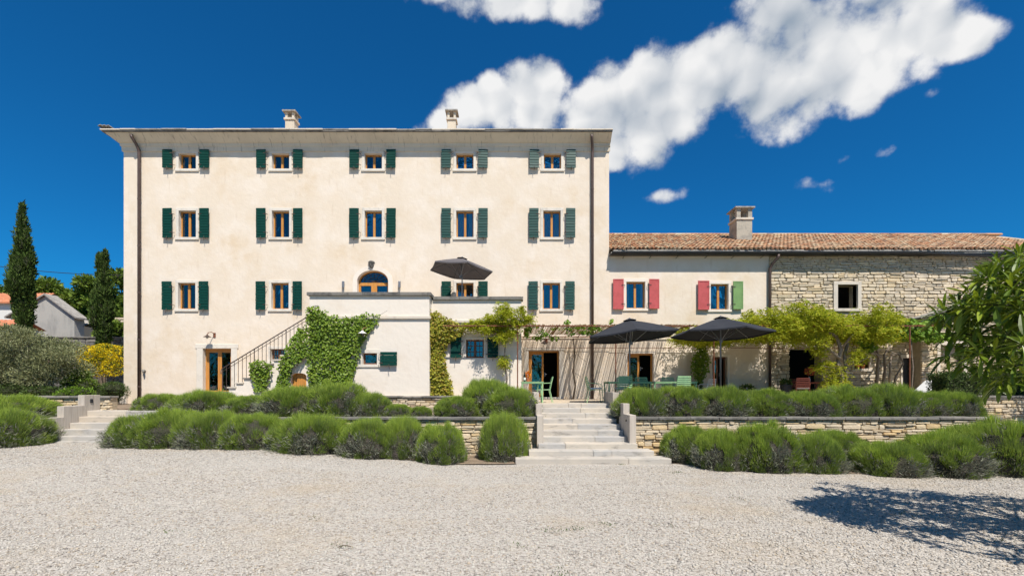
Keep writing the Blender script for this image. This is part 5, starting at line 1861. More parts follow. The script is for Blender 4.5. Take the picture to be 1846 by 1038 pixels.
planter('black planter under the climbing vine near the white chair', gx(1256, 19.6), 19.6, 0.26, 0.50)
for i, p in enumerate((1549, 1558)):
    f = thing('clay_pot', ('larger red clay pot on the small stone window sill', 'smaller red clay pot on the small stone window sill')[i], 'clay pot', (gx(p, DW), DW + 0.1, gz(664, DW)), local=True)
    obj('pot', MB().lathe([(0.07 - 0.015 * i, 0), (0.10 - 0.02 * i, 0.18 - 0.05 * i), (0.115 - 0.02 * i, 0.18 - 0.05 * i), (0.115 - 0.02 * i, 0.22 - 0.05 * i), (0.08, 0.21 - 0.05 * i)], 14), TERRACOTTA, f, local=True)
def lounger(label, x, y, rz):
    t = thing('sun_lounger', label, 'sun lounger', (x, y, Z_TER), rz, 'white sun loungers behind the lavender', local=True)
    m = MB(); m.box(-0.9, 0.25, -0.3, 0.3, 0.30, 0.38)
    obj('mattress', m, WHITECLOTH, t, local=True, bevel=0.03)
    b = MB()
    b.add([(0.25, -0.3, 0.30), (0.85, -0.3, 0.70), (0.85, 0.3, 0.70), (0.25, 0.3, 0.30), (0.22, -0.3, 0.38), (0.80, -0.3, 0.77), (0.80, 0.3, 0.77), (0.22, 0.3, 0.38)],
          [(3, 2, 1, 0), (4, 5, 6, 7), (0, 1, 5, 4), (1, 2, 6, 5), (2, 3, 7, 6), (3, 0, 4, 7)])
    obj('backrest', b, WHITECLOTH, t, local=True, bevel=0.025)
    for sx in (-0.8, 0.3):
        for sy in (-0.26, 0.26):
            obj('leg', MB().box(sx - 0.02, sx + 0.02, sy - 0.02, sy + 0.02, 0, 0.299), GREYMETAL, t, local=True)
lounger('white sun lounger nearer the dark plank door', gx(1655, 16.0), 16.0, R(15))
lounger('white sun lounger nearer the clipped hedge', gx(1678, 15.6), 15.6, R(15))

# ================================================================== lavender
def lavender_variant(seed, nb=28000, ncl=110, radius=1.0, h=0.8, longer=1.0):
    """dome of radius 1 x height h made of small mounds of thin shoots, with dark creases between them."""
    g = np.random.default_rng(seed)
    ncl += 40
    kk = np.arange(ncl) + 0.5
    u = kk * 2.39996 + g.normal(size=ncl) * 0.16
    ct = np.clip(1 - kk / ncl + g.normal(size=ncl) * 0.025, 0.02, 1)
    st = np.sqrt(1 - ct ** 2)
    nrm = np.stack([st * np.cos(u), st * np.sin(u), ct], 1)
    lumpy = 1 + 0.07 * np.sin(3 * u + seed) * st + 0.055 * g.normal(size=ncl)
    sup = (st ** 2.9 + ct ** 2.9) ** (-1 / 2.9)
    C = nrm * (lumpy * sup)[:, None] * np.array([1, 1, h]) * 0.86
    size = 0.10 + 0.05 * g.random(ncl)
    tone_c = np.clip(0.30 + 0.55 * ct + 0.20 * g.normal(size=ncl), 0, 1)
    ng = 7
    gu = g.random(ng) * 2 * np.pi
    gc = 0.12 + 0.42 * g.random(ng)
    gs = np.sqrt(1 - gc ** 2)
    gd = np.stack([gs * np.cos(gu), gs * np.sin(gu), gc], 1)
    bare = (nrm @ gd.T).max(1) > 0.974
    live = np.flatnonzero(~bare)
    idx = live[g.integers(0, len(live), nb)]
    r = np.sqrt(g.random(nb))
    ph = g.random(nb) * 2 * np.pi
    t1 = unit(np.cross(nrm[idx], np.array([0.31, 0.2, 0.9]) + 0 * nrm[idx]))
    t2 = np.cross(nrm[idx], t1)
    off = (t1 * np.cos(ph)[:, None] + t2 * np.sin(ph)[:, None]) * (r * size[idx])[:, None]
    P = C[idx] + off - nrm[idx] * (0.55 * size[idx] * r ** 2)[:, None]
    P[:, 2] = np.maximum(P[:, 2], 0.015)
    d = unit(nrm[idx] * 0.85 + np.array([0, 0, 0.5]) + off * 4.5 + g.normal(size=(nb, 3)) * 0.2)
    top = nrm[idx, 2]
    L = (0.075 + 0.085 * top) * (0.45 + 0.95 * g.random(nb)) * longer
    wd = 0.007 + 0.006 * g.random(nb)
    side = unit(np.cross(d, g.normal(size=(nb, 3))))
    bend = np.array([0, 0, 1.0]) * 0.03 * g.random((nb, 1))
    a = P - side * wd[:, None] * 0.5
    b = P + side * wd[:, None] * 0.5
    tip = P + d * L[:, None] + bend
    V = np.stack([a, b, tip], 1).reshape(-1, 3)
    F = np.arange(nb * 3).reshape(-1, 3)
    green = np_mesh('shoots', V, F)
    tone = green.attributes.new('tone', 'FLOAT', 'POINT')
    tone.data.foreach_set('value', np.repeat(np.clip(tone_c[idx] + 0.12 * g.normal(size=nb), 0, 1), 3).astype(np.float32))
    # grey older tufts low on the flanks
    n2 = 2300
    nr = np.concatenate([gd, gd, gd])
    nr = unit(np.concatenate([nr + g.normal(size=nr.shape) * 0.10, unit(np.stack([np.cos(g.random(39) * 6.28), np.sin(g.random(39) * 6.28), 0.05 + 0.4 * g.random(39)], 1))]))[:60]
    s2 = np.sqrt(np.maximum(0, 1 - nr[:, 2] ** 2))
    C2 = nr * ((s2 ** 2.9 + np.abs(nr[:, 2]) ** 2.9) ** (-1 / 2.9))[:, None] * np.array([1, 1, h]) * np.concatenate([np.full(21, 0.84), np.full(39, 0.93)])[:, None]
    k = np.where(g.random(n2) < 0.62, g.integers(0, 21, n2), g.integers(21, 60, n2))
    P = C2[k] + g.normal(size=(n2, 3)) * 0.075
    P[:, 2] = np.maximum(P[:, 2], 0.02)
    d = unit(nr[k] * 0.9 + np.array([0, 0, 0.35]) + g.normal(size=(n2, 3)) * 0.4)
    L = 0.07 + 0.08 * g.random((n2, 1)); wd = 0.012 + 0.010 * g.random((n2, 1))
    side = unit(np.cross(d, g.normal(size=(n2, 3))))
    V = np.stack([P - side * wd * 0.5, P + side * wd * 0.5, P + d * L], 1).reshape(-1, 3)
    F = np.arange(n2 * 3).reshape(-1, 3)
    grey = np_mesh('old_tufts', V, F)
    core = lump('woody_core', [(0, 0, 0.0, 0.85, 0.85, 0.86 * h)], 18, 0.05)
    for v in core.vertices:
        q = v.co.copy(); q.z /= h
        rr_ = max(q.length, 1e-6)
        a_, b_ = math.hypot(q.x, q.y) / rr_, abs(q.z) / rr_
        v.co *= (a_ ** 2.9 + b_ ** 2.9) ** (-1 / 2.9) * 0.98
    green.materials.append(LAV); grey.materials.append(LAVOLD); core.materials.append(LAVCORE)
    return green, grey, core
LVAR = [lavender_variant(10 + i, h=hh, longer=lg) for i, (hh, lg) in enumerate(((0.80, 1.0), (0.9, 1.0), (0.75, 1.15), (0.85, 0.9), (0.8, 1.2), (0.95, 0.95)))]
LCOUNT = [0]
def lavender(label, pl, pr, ptop, D, zbase, group, depth=None, var=None, bushy=1.0):
    x0, x1 = gx(pl, D), gx(pr, D)
    rx = 0.5 * (x1 - x0) * 1.13
    H = gz(ptop, D) - zbase
    v = LVAR[var if var is not None else LCOUNT[0] % len(LVAR)]
    hh = [0.80, 0.9, 0.75, 0.85, 0.8, 0.95][var if var is not None else LCOUNT[0] % len(LVAR)]
    LCOUNT[0] += 1
    t = thing('lavender_bush', label, 'lavender', (0.5 * (x0 + x1), D, zbase), random.uniform(0, 6.28), group, local=True)
    ry = depth or rx
    r = 0.5 * (rx + ry) if depth else rx
    t.scale = (1, 1, 1)
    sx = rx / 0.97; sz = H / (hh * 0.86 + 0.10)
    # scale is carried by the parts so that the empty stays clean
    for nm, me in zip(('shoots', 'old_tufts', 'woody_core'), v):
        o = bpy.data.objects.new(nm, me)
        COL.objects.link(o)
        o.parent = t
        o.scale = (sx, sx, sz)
    return t
def dgr(py):
    return FPX * EYE / (py - 698)
G1, G2, G3, G4, G5 = 'front lavender left of the centre steps', 'lavender on the left terrace bed', 'lavender on the right terrace bed', 'front lavender right of the centre steps', 'lavender at the left edge'
for (l, r_, tp, D, lab) in (
        (206, 304, 752, 11.95, 'rounded lavender bush at the left tip of the front row beside the left steps'),
        (255, 370, 744, 11.9, 'lavender bush second from the left steps in the front row'),
        (330, 440, 747, 11.8, 'lavender bush third from the left steps in the front row'),
        (408, 515, 748, 11.7, 'lavender bush fourth from the left steps in the front row'),
        (498, 628, 753, 11.6, 'broad greyish lavender bush midway along the front left row'),
        (615, 712, 758, 11.35, 'low tufted lavender bush in front of the wall, right of the broad greyish one'),
        (685, 765, 756, 11.5, 'upright lavender bush touching the wall cap in the front left row'),
        (752, 838, 770, 11.2, 'compact lavender bush at the right end of the continuous front left row'),
        (866, 948, 753, 11.75, 'lone round lavender bush just left of the centre steps')):
    lavender(lab, l, r_, tp, D, float(ground_z(gx(0.5 * (l + r_), D), D)), G1)
for (l, r_, tp, D, lab) in (
        (255, 328, 711, 14.3, 'small domed lavender bush nearest the left downpipe'),
        (322, 424, 708, 13.9, 'domed lavender bush below the glazed ground floor door'),
        (412, 490, 715, 13.4, 'lavender bush with dark gaps below the foot of the stair railing'),
        (470, 590, 700, 13.4, 'wide lavender bush below the little orange cellar door'),
        (555, 665, 694, 13.4, 'tall lavender bush below the ivy on the balcony block'),
        (635, 705, 712, 13.3, 'lavender bush sloping down at the right end of the upper left clump'),
        (694, 742, 729, 13.1, 'small low lavender tuft, left of two in front of the upper stone wall'),
        (738, 776, 734, 13.1, 'small low lavender tuft, right of two in front of the upper stone wall'),
        (786, 868, 716, 13.2, 'lavender bush below the golden vine'),
        (835, 925, 688, 13.7, 'tall bright lavender bush under the thin wisteria stem'),
        (875, 968, 702, 13.1, 'large lavender bush at the top left of the centre steps')):
    lavender(lab, l, r_, tp, D, Z_BED, G2)
for (l, r_, tp, D, lab) in (
        (1108, 1200, 704, 13.3, 'lavender bush at the top right of the centre steps'),
        (1175, 1275, 698, 13.4, 'lavender bush in front of the long green table'),
        (1250, 1345, 702, 13.2, 'lavender bush below the level parasol pole'),
        (1330, 1425, 704, 13.4, 'lavender bush with dark gaps below the wing downpipe'),
        (1415, 1505, 708, 13.1, 'lavender bush in front of the brown table'),
        (1470, 1575, 700, 13.5, 'greyish lavender bush below the wisteria trunks'),
        (1555, 1645, 698, 13.3, 'lavender bush below the small stone window'),
        (1620, 1700, 707, 13.3, 'lavender bush in front of the white loungers'),
        (1688, 1757, 710, 13.1, 'lavender bush at the right end of the terrace bed')):
    lavender(lab, l, r_, tp, D, Z_BED, G3)
for (l, r_, tp, D, lab) in (
        (1198, 1286, 771, 11.5, 'round lavender bush just right of the centre steps'),
        (1255, 1345, 778, 10.6, 'lavender bush second from the centre steps on the right'),
        (1320, 1432, 770, 10.45, 'tall lavender bush third from the centre steps on the right'),
        (1420, 1512, 788, 10.3, 'lavender bush with dark gaps fourth from the centre steps on the right'),
        (1455, 1550, 778, 11.3, 'greyish open lavender bush set back against the right wall'),
        (1545, 1652, 800, 9.95, 'low bright lavender bush in the front right row'),
        (1640, 1758, 784, 9.9, 'dense rounded lavender bush in the front right row'),
        (1690, 1810, 770, 11.0, 'lavender bush set back below the right end of the wall'),
        (1745, 1880, 764, 9.95, 'big bright lavender bush cut by the right picture edge')):
    lavender(lab, l, r_, tp, D, 0.0, G4)
lavender('lavender bush at the left picture edge beside the lower step', -70, 66, 744, 11.9, 0.35, G5)
lavender('taller lavender behind it at the left picture edge', -80, 74, 714, 13.6, 0.75, G5)
lavender('lavender mound at far left between the two edge bushes', -130, 40, 725, 12.8, 0.4, G5)

# weeds on the gravel
P = []
for (px_, py_, n_) in ((995, 958, 25), (1030, 955, 40), (1090, 946, 30), (1200, 950, 14), (620, 985, 22), (560, 935, 12), (1330, 900, 20), (1640, 928, 16), (930, 985, 16), (300, 960, 14), (1800, 975, 12), (880, 836, 60), (830, 834, 40), (1220, 852, 40), (540, 820, 50), (1010, 1036, 25), (1120, 838, 25), (420, 815, 40)):
    D = dgr(py_)
    c = np.array([gx(px_, D), D, float(ground_z(gx(px_, D), D)) + 0.01])
    q = rng.normal(size=(n_, 3)) * np.array([0.08, 0.06, 0])
    P.append(c + q)
P = np.concatenate(P)
d = rng.normal(size=P.shape) * 0.6; d[:, 2] = np.abs(d[:, 2]) + 0.4
w = obj('ground_weeds', leaf_mesh('weeds', P, d, 0.018 + 0.022 * rng.random(len(P)), 0.011), HEDGE, kind='stuff')
tag(w, 'tiny green weeds sprouting here and there in the gravel', 'weeds')
tw = MB()
D = dgr(988)
tw.tube([(gx(618, D) - 0.05, D, 0.02), (gx(622, D), D - 0.03, 0.05), (gx(630, D) + 0.03, D - 0.02, 0.03)], 0.006, 5)
tag(obj('twig', tw, BARK), 'small dark twig lying on the gravel', 'twig')

# ================================================================== climbers
def climber(name, label, cat, polys, D, m, n, L, Wd, stems=(), off=0.10, spread=0.55, group=None, stem_m=GREYBARK, holes_seed=0, thin=0.15, nrm=(0.1, -1, 0.35)):
    """leaves on a wall plane at distance D inside pixel-measured outlines (converted to metres)."""
    x_all = [gx(p, D) for poly in polys for p, q in poly]
    t = thing(name, label, cat, (float(np.mean(x_all)), D - 0.05, Z_UP), 0, group)
    areas = []
    for poly in polys:
        a = 0
        for (x1, y1), (x2, y2) in zip(poly, poly[1:] + poly[:1]):
            a += x1 * y2 - x2 * y1
        areas.append(abs(a))
    Ps = []
    for poly, a in zip(polys, areas):
        wp = [(gx(p, D), gz(q, D)) for p, q in poly]
        k = int(n * a / sum(areas))
        q = in_poly(wp, k)
        keep = snoise(q, 7, 4.5, holes_seed) + 0.35 * rng.normal(size=k) > -0.75 + thin
        q = q[keep]
        bulge = off * (0.35 + 0.65 * rng.random(len(q))) * (1 + 0.8 * snoise(q, 6, 3.0, 5))
        ragged = rng.normal(size=q.shape) * 0.035
        Ps.append(np.stack([q[:, 0] + ragged[:, 0], D - np.abs(bulge) - 0.01, q[:, 1] + ragged[:, 1]], 1))
    P = np.concatenate(Ps)
    LL = L * (0.6 + 0.8 * rng.random(len(P)))
    obj('foliage', facing_leaf_mesh('foliage', P, np.array(nrm), LL, LL * Wd, spread, 0.8), m, t, kind='stuff')
    for path, r in stems:
        obj('stem', MB().tube([(gx(p, D), D - 0.05 - o_, gz(q, D)) for p, q, o_ in path], r, 7), stem_m, t)
    return t
climber('ivy', 'dense green creeper covering the left half of the white balcony block', 'ivy',
        [[(556, 556), (572, 552), (590, 566), (612, 574), (640, 573), (660, 566), (684, 568), (680, 584), (664, 602), (652, 630), (642, 662), (632, 698), (600, 704), (560, 704), (557, 620)]],
        D_B1, IVY, 6200, 0.085, 0.85, stems=[([(562, 704, 0), (565, 640, 0.02), (575, 590, 0.03), (572, 560, 0.02)], 0.02), ([(600, 704, 0), (598, 650, 0.03), (620, 590, 0.03), (660, 575, 0.02)], 0.018), ([(664, 576, 0), (690, 566, 0.02), (700, 560, 0.05)], 0.005)], holes_seed=3, off=0.16)
climber('ivy', 'creeper hanging over the upper part of the outer staircase wall', 'ivy',
        [[(556, 588), (556, 640), (546, 650), (532, 656), (524, 672), (522, 700), (500, 706), (503, 680), (508, 655), (520, 632), (530, 610), (544, 594)]],
        D_B1, IVY, 1900, 0.085, 0.85, stems=[([(512, 706, 0), (515, 670, 0.03), (530, 635, 0.03), (550, 605, 0.02)], 0.014)], off=0.2, holes_seed=8)
climber('ivy', 'small creeper patch low on the staircase wall', 'ivy',
        [[(454, 656), (470, 650), (488, 654), (494, 664), (486, 680), (480, 704), (464, 706), (462, 688), (453, 674)]],
        D_B1, IVY, 900, 0.08, 0.85, stems=[([(472, 706, 0), (470, 680, 0.03), (475, 660, 0.02)], 0.012)], off=0.2, holes_seed=9, thin=0.0)
climber('golden_vine', 'golden yellow creeper in the corner right of the balcony block', 'climbing plant',
        [[(775, 566), (788, 562), (800, 572), (826, 584), (840, 592), (834, 604), (816, 612), (806, 622), (800, 640), (806, 668), (814, 690), (817, 712), (774, 714)]],
        D_B2, GOLDVINE, 4200, 0.09, 0.8, stems=[([(785, 712, 0), (784, 650, 0.03), (790, 590, 0.03)], 0.022)], off=0.28, holes_seed=4, thin=-0.3)


def pinnate(P, n_per, L, m_len, droop=0.6):
    """compound leaves: a drooping rachis with leaflet pairs. returns leaf base points and directions."""
    n = len(P)
    d0 = rng.normal(size=(n, 3)); d0[:, 2] *= 0.5
    d0 = unit(d0)
    Ps, Ds = [], []
    side = unit(np.cross(d0, np.array([0, 0, 1.0])))
    for k in range(n_per):
        f = (k + 0.6) / n_per
        c = P + d0 * (m_len * f) + np.array([0, 0, -1]) * (droop * m_len * f * f)
        for s in (-1, 1):
            Ps.append(c)
            Ds.append(unit(side * s * 0.9 + d0 * 0.5 + np.array([0, 0, -0.45]) + rng.normal(size=(n, 3)) * 0.2))
    return np.concatenate(Ps), np.concatenate(Ds)


# big wisteria over the right part of the pergola
wt = thing('wisteria', 'big yellow green wisteria sprawling over the pergola in front of the stone wing', 'wisteria', (gx(1505, 17.6), 17.6, Z_TER))
WTOP = [(1225, 600), (1250, 592), (1290, 585), (1330, 576), (1360, 556), (1390, 552), (1420, 548), (1450, 542), (1480, 546), (1510, 552), (1545, 556), (1575, 552), (1600, 556), (1625, 575), (1645, 590)]
bl = []
for i in range(360):
    p = 1238 + 392 * ((i * 0.618034) % 1.0)
    y = random.uniform(16.7, 20.2)
    top = np.interp(p, [a for a, b in WTOP], [b for a, b in WTOP])
    x = gx(p, 0.5 * (17.4 + y))
    zt = gz(top, 17.2) - 0.05
    zl = 3.95
    z = random.uniform(zl, max(zl + 0.05, zt - (0.0 if y < 18 else 0.25)))
    bl.append((x, y, z, random.uniform(0.22, 0.45), random.uniform(0.2, 0.4), random.uniform(0.12, 0.24)))
P, d = in_blobs(bl, 12000, 0.3)
PP, DD = pinnate(P, 4, 0.1, 0.26)
obj('foliage', leaf_mesh('wisteria_foliage', PP, DD, 0.10 * (0.7 + 0.6 * rng.random(len(PP))), 0.042, 0.08), WIST, wt, kind='stuff')
# hanging shoots in front
bl = [(gx(p, 17.3), 17.2 + random.uniform(-0.2, 0.3), gz(q, 17.3), w_ / 47.0, 0.22, h_ / 47.0) for p, q, w_, h_ in
      ((1480, 628, 22, 14), (1468, 612, 26, 12), (1556, 640, 18, 8), (1548, 632, 20, 8), (1494, 655, 20, 8), (1484, 662, 16, 10), (1515, 672, 22, 16), (1505, 690, 24, 12), (1540, 650, 10, 8), (1560, 600, 30, 12), (1590, 605, 24, 10), (1430, 608, 24, 10), (1395, 604, 20, 10), (1340, 602, 24, 8), (1525, 690, 16, 10))]
P, d = in_blobs(bl, 1100, 0.1)
PP, DD = pinnate(P, 4, 0.1, 0.24)
obj('foliage', leaf_mesh('wisteria_shoots', PP, DD, 0.085 * (0.7 + 0.6 * rng.random(len(PP))), 0.036, 0.08), WIST, wt, kind='stuff')
for (pts, r) in (
        ([(1512, 706, 0), (1518, 680, -0.1), (1510, 655, 0.05), (1516, 630, 0.0), (1508, 606, 0.1), (1480, 590, 0.2), (1440, 584, 0.3)], [0.09, 0.08, 0.07, 0.07, 0.06, 0.05, 0.03]),
        ([(1522, 706, 0.1), (1526, 670, 0.0), (1522, 640, 0.15), (1530, 610, 0.1), (1560, 592, 0.3), (1600, 586, 0.4)], [0.07, 0.065, 0.06, 0.055, 0.045, 0.03]),
        ([(1518, 650, 0.0), (1500, 635, -0.2), (1484, 622, -0.3), (1470, 605, -0.2)], [0.045, 0.04, 0.035, 0.025]),
        ([(1516, 630, 0.0), (1535, 606, -0.3), (1575, 575, 0.2)], [0.045, 0.04, 0.02]),
        ([(1440, 584, 0.3), (1380, 580, 0.3), (1320, 588, 0.2)], [0.03, 0.025, 0.012]),
        ([(1522, 662, 0), (1545, 655, -0.25), (1565, 645, -0.3)], [0.025, 0.02, 0.008]),
        ([(1512, 664, 0), (1496, 662, -0.2), (1480, 660, -0.25)], [0.025, 0.02, 0.008])):
    obj('trunk', MB().tube([(gx(p, 17.5 + o_), 17.5 + o_, gz(q, 17.5)) for p, q, o_ in pts], r, 8), GREYBARK, wt, smooth=True)

# bare old vine trunks against the stone wall under it
vt = thing('old_vine', 'gnarled grey vine trunks against the stone wall beside the dark plank door', 'vine', (gx(1595, 19.8), 19.8, Z_TER))
for (pts, r) in (([(1582, 700), (1580, 670), (1585, 645), (1578, 625), (1590, 600), (1610, 588)], 0.07), ([(1594, 700), (1598, 665), (1592, 640), (1604, 622), (1622, 606)], 0.06),
                 ([(1608, 700), (1612, 680), (1626, 655), (1620, 640), (1606, 632)], 0.045), ([(1604, 690), (1602, 660), (1612, 640), (1626, 636)], 0.04), ([(1585, 645), (1570, 630), (1552, 622), (1530, 618)], 0.035)):
    obj('trunk', MB().tube([(gx(p, 19.9), 19.9 + random.uniform(-0.1, 0.15), gz(q, 19.9)) for p, q in pts], [r * (1 - 0.12 * i) for i in range(len(pts))], 7), GREYBARK, vt, smooth=True)
# grape vine at the right end of the pergola
gv = thing('grape_vine', 'bright green grape vine on the right end of the pergola', 'vine', (gx(1640, 17.3), 17.3, Z_TER))
bl = [(gx(p, 17.2), 17.2 + random.uniform(-0.2, 0.8), gz(q, 17.2), w_ / 47.0, 0.3, h_ / 47.0) for p, q, w_, h_ in
      ((1620, 596, 24, 10), (1600, 600, 20, 14), (1585, 612, 16, 12), (1640, 580, 20, 8), (1668, 592, 24, 14), (1690, 586, 22, 12), (1708, 584, 14, 12), (1655, 604, 16, 10), (1620, 590, 20, 9), (1676, 604, 14, 10), (1592, 625, 10, 8), (1720, 580, 14, 10), (1705, 575, 20, 10))]
bl += [(random.uniform(14.6, 18.6), random.uniform(18.2, 20.2), random.uniform(3.9, 4.35), 0.4, 0.4, 0.15) for _ in range(26)]
P, d = in_blobs(bl, 5200, 0.25)
LL = 0.14 * (0.6 + 0.7 * rng.random(len(P)))
obj('foliage', facing_leaf_mesh('grape_foliage', P, np.array((0.1, -0.6, 0.8)), LL, LL * 0.95, 0.6, 0.5), GRAPE, gv, kind='stuff')
obj('stem', MB().tube([(gx(1640, 17.3), 17.25, Z_TER), (gx(1642, 17.3), 17.2, 2.6), (gx(1638, 17.3), 17.25, 4.1), (gx(1680, 17.3), 17.3, 4.2)], 0.018, 6), GREYBARK, gv)
# slender wisteria by the post, growing over the corner
w2 = thing('young_wisteria', 'slender young wisteria growing up beside the rusty post and over the balcony corner', 'wisteria', (gx(912, 17.4), 17.4, Z_UP))
obj('trunk', MB().tube([(gx(p, 17.4), 17.4, gz(q, 17.4)) for p, q in ((912, 708), (914, 680), (909, 650), (911, 620), (906, 590), (910, 560))], [0.035, 0.032, 0.028, 0.025, 0.02, 0.012], 7), GREYBARK, w2, smooth=True)
obj('branch', MB().tube([(gx(p, 17.3), 17.3, gz(q, 17.3)) for p, q in ((911, 600), (880, 588), (845, 586))], 0.012, 6), GREYBARK, w2)
obj('branch', MB().tube([(gx(p, 17.3), 17.3, gz(q, 17.3)) for p, q in ((908, 598), (940, 585), (962, 574))], 0.012, 6), GREYBARK, w2)
bl = [(gx(p, 17.3), 17.2 + random.uniform(-0.2, 0.3), gz(q, 17.3), w_ / 47.0, 0.22, h_ / 47.0) for p, q, w_, h_ in
      ((908, 556, 14, 14), (912, 570, 20, 12), (885, 574, 16, 10), (862, 582, 18, 9), (845, 584, 12, 8), (930, 582, 18, 10), (952, 574, 14, 9), (900, 588, 24, 10), (875, 592, 14, 8), (905, 608, 12, 8), (920, 600, 12, 10), (938, 560, 8, 8), (908, 650, 8, 14))]
P, d = in_blobs(bl, 1500, 0.1)
PP, DD = pinnate(P, 4, 0.1, 0.22)
obj('foliage', leaf_mesh('young_wisteria_foliage', PP, DD, 0.085 * (0.7 + 0.6 * rng.random(len(PP))), 0.036, 0.08), WIST, w2, kind='stuff')
# vine on the reed pergola by the door, and a climber on the plaster wall
v3 = thing('climbing_vine', 'thin dark vine stem rising beside the open terrace door onto the reeds', 'vine', (gx(1034, 20.2), 20.2, Z_TER))
obj('trunk', MB().tube([(gx(p, 20.2), 20.15, gz(q, 20.2)) for p, q in ((1032, 725), (1037, 695), (1033, 670), (1036, 640), (1033, 610))], [0.05, 0.045, 0.04, 0.035, 0.03], 8), BARK, v3, smooth=True)
for (p0, p1, p2) in (((1034, 632), (1046, 645), (1056, 652)), ((1033, 640), (1022, 648), (1014, 660))):
    obj('branch', MB().tube([(gx(a, 20.2), 20.1, gz(b, 20.2)) for a, b in (p0, p1, p2)], 0.008, 5), BARK, v3)
bl = [(gx(p, 17.6), 17.2 + random.uniform(-0.1, 1.0), gz(q, 17.4), w_ / 47.0, 0.2, h_ / 47.0) for p, q, w_, h_ in
      ((960, 588, 14, 4), (1005, 587, 14, 3), (1045, 588, 16, 3), (1080, 590, 14, 4), (1120, 590, 14, 4), (1025, 592, 10, 4), (972, 606, 12, 5), (985, 602, 8, 5), (1000, 606, 8, 4), (1030, 601, 8, 4), (1022, 580, 6, 7), (1066, 592, 8, 5), (1060, 600, 14, 5), (1098, 580, 5, 5), (950, 592, 10, 8), (948, 603, 6, 6), (976, 597, 6, 4), (1048, 598, 8, 4))]
P, d = in_blobs(bl, 750, 0.2)
LL = 0.10 * (0.6 + 0.7 * rng.random(len(P)))
obj('foliage', facing_leaf_mesh('vine_foliage', P, np.array((0.1, -0.6, 0.8)), LL, LL * 0.95, 0.6, 0.5), GRAPE, v3, kind='stuff')
v4 = climber('climbing_vine', 'leafy climber on the plaster wall between the two charcoal parasols', 'climbing plant',
             [[(1248, 606), (1262, 602), (1270, 615), (1266, 632), (1272, 648), (1270, 668), (1262, 690), (1252, 690), (1244, 668), (1246, 648), (1256, 632), (1250, 618)]],
             20.3, IVY, 1100, 0.10, 0.8, stems=[([(1258, 700, 0), (1256, 660, 0.03), (1262, 630, 0.03), (1256, 604, 0.05)], 0.02)], off=0.35, thin=-0.1)

# ================================================================== trees and shrubs
def foliage_plant(name, label, cat, base, blobs, m, n, L, Wd, trunk=None, core=None, shell=0.55, upward=0.4, group=None, part='crown', extra=None, fold=0.15, trunk_m=BARK, core_scale=0.72):
    t = thing(name, label, cat, base, 0, group)
    P, d = in_blobs(blobs, n, shell)
    dd = d + np.array([0, 0, upward]) + rng.normal(size=d.shape) * 0.5
    LL = L * (0.6 + 0.8 * rng.random(n))
    obj(part, leaf_mesh(part, P, dd, LL, LL * Wd, fold), m, t, kind='stuff')
    if core:
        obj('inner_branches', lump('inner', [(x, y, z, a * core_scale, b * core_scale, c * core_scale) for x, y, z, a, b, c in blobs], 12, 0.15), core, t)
    for (path, r) in (trunk or []):
        obj('trunk', MB().tube(path, r, 8), trunk_m, t, smooth=True)
    if extra:
        m2, n2, L2, W2 = extra
        P, d = in_blobs(blobs, n2, 0.85)
        obj('blossom', leaf_mesh('blossom', P, d + rng.normal(size=d.shape) * 0.5, L2, W2), m2, t, kind='stuff')
    return t
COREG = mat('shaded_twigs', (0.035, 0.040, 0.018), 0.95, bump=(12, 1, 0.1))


def cypress(label, px0, px1, ptop, pbot, D, peaks=((0, 1.0),), seed=0):
    g = random.Random(seed)
    xc = gx(0.5 * (px0 + px1), D); r = 0.5 * (px1 - px0) * D / FPX
    zt, zb = gz(ptop, D), gz(pbot, D)
    H = zt - zb
    bl = []
    for (dx, hf) in peaks:
        for i in range(110):
            f = 0.02 + 0.96 * i / 109
            rr = r * (0.55 + 0.6 * f if f < 0.35 else 1.03 - 0.98 * ((f - 0.35) / 0.65) ** 1.35) * (0.85 if len(peaks) > 1 else 1.0)
            a = g.random() * 6.28
            q = g.random() ** 0.5 * rr * 0.55
            s = max(0.10, rr * g.uniform(0.34, 0.55))
            bl.append((xc + dx * r + math.cos(a) * q, D + math.sin(a) * q, zb + f * H * hf, s, s, s * 1.9))
        bl.append((xc + dx * r + 0.04, D, zb + H * hf * 0.985, 0.07, 0.07, 0.22))
    t = thing('cypress_tree', label, 'tree', (xc, D, Z_LEFT), 0, 'cypress trees at the left')
    n = 22000
    P, d = in_blobs(bl, n, 0.6)
    dd = d * 0.7 + np.array([0, 0, 1.1]) + rng.normal(size=d.shape) * 0.35
    LL = 0.16 * (0.6 + 0.8 * rng.random(n))
    obj('crown', leaf_mesh('crown', P, dd, LL, LL * 0.34), CYP, t, kind='stuff')
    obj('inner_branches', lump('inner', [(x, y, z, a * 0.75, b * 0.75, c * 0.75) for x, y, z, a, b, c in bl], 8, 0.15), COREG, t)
    obj('trunk', MB().tube([(xc, D, Z_LEFT - 0.2), (xc, D, zb + H * 0.3), (xc, D, zb + H * 0.8)], [0.16, 0.12, 0.04], 8), BARK, t)
cypress('tall slender cypress at far left rising above the red roof', 17, 66, 368, 612, 24.0, seed=2)
cypress('shorter twin topped cypress beside the villa', 166, 204, 455, 640, 24.0, peaks=((-0.25, 0.97), (0.22, 1.0)), seed=5)

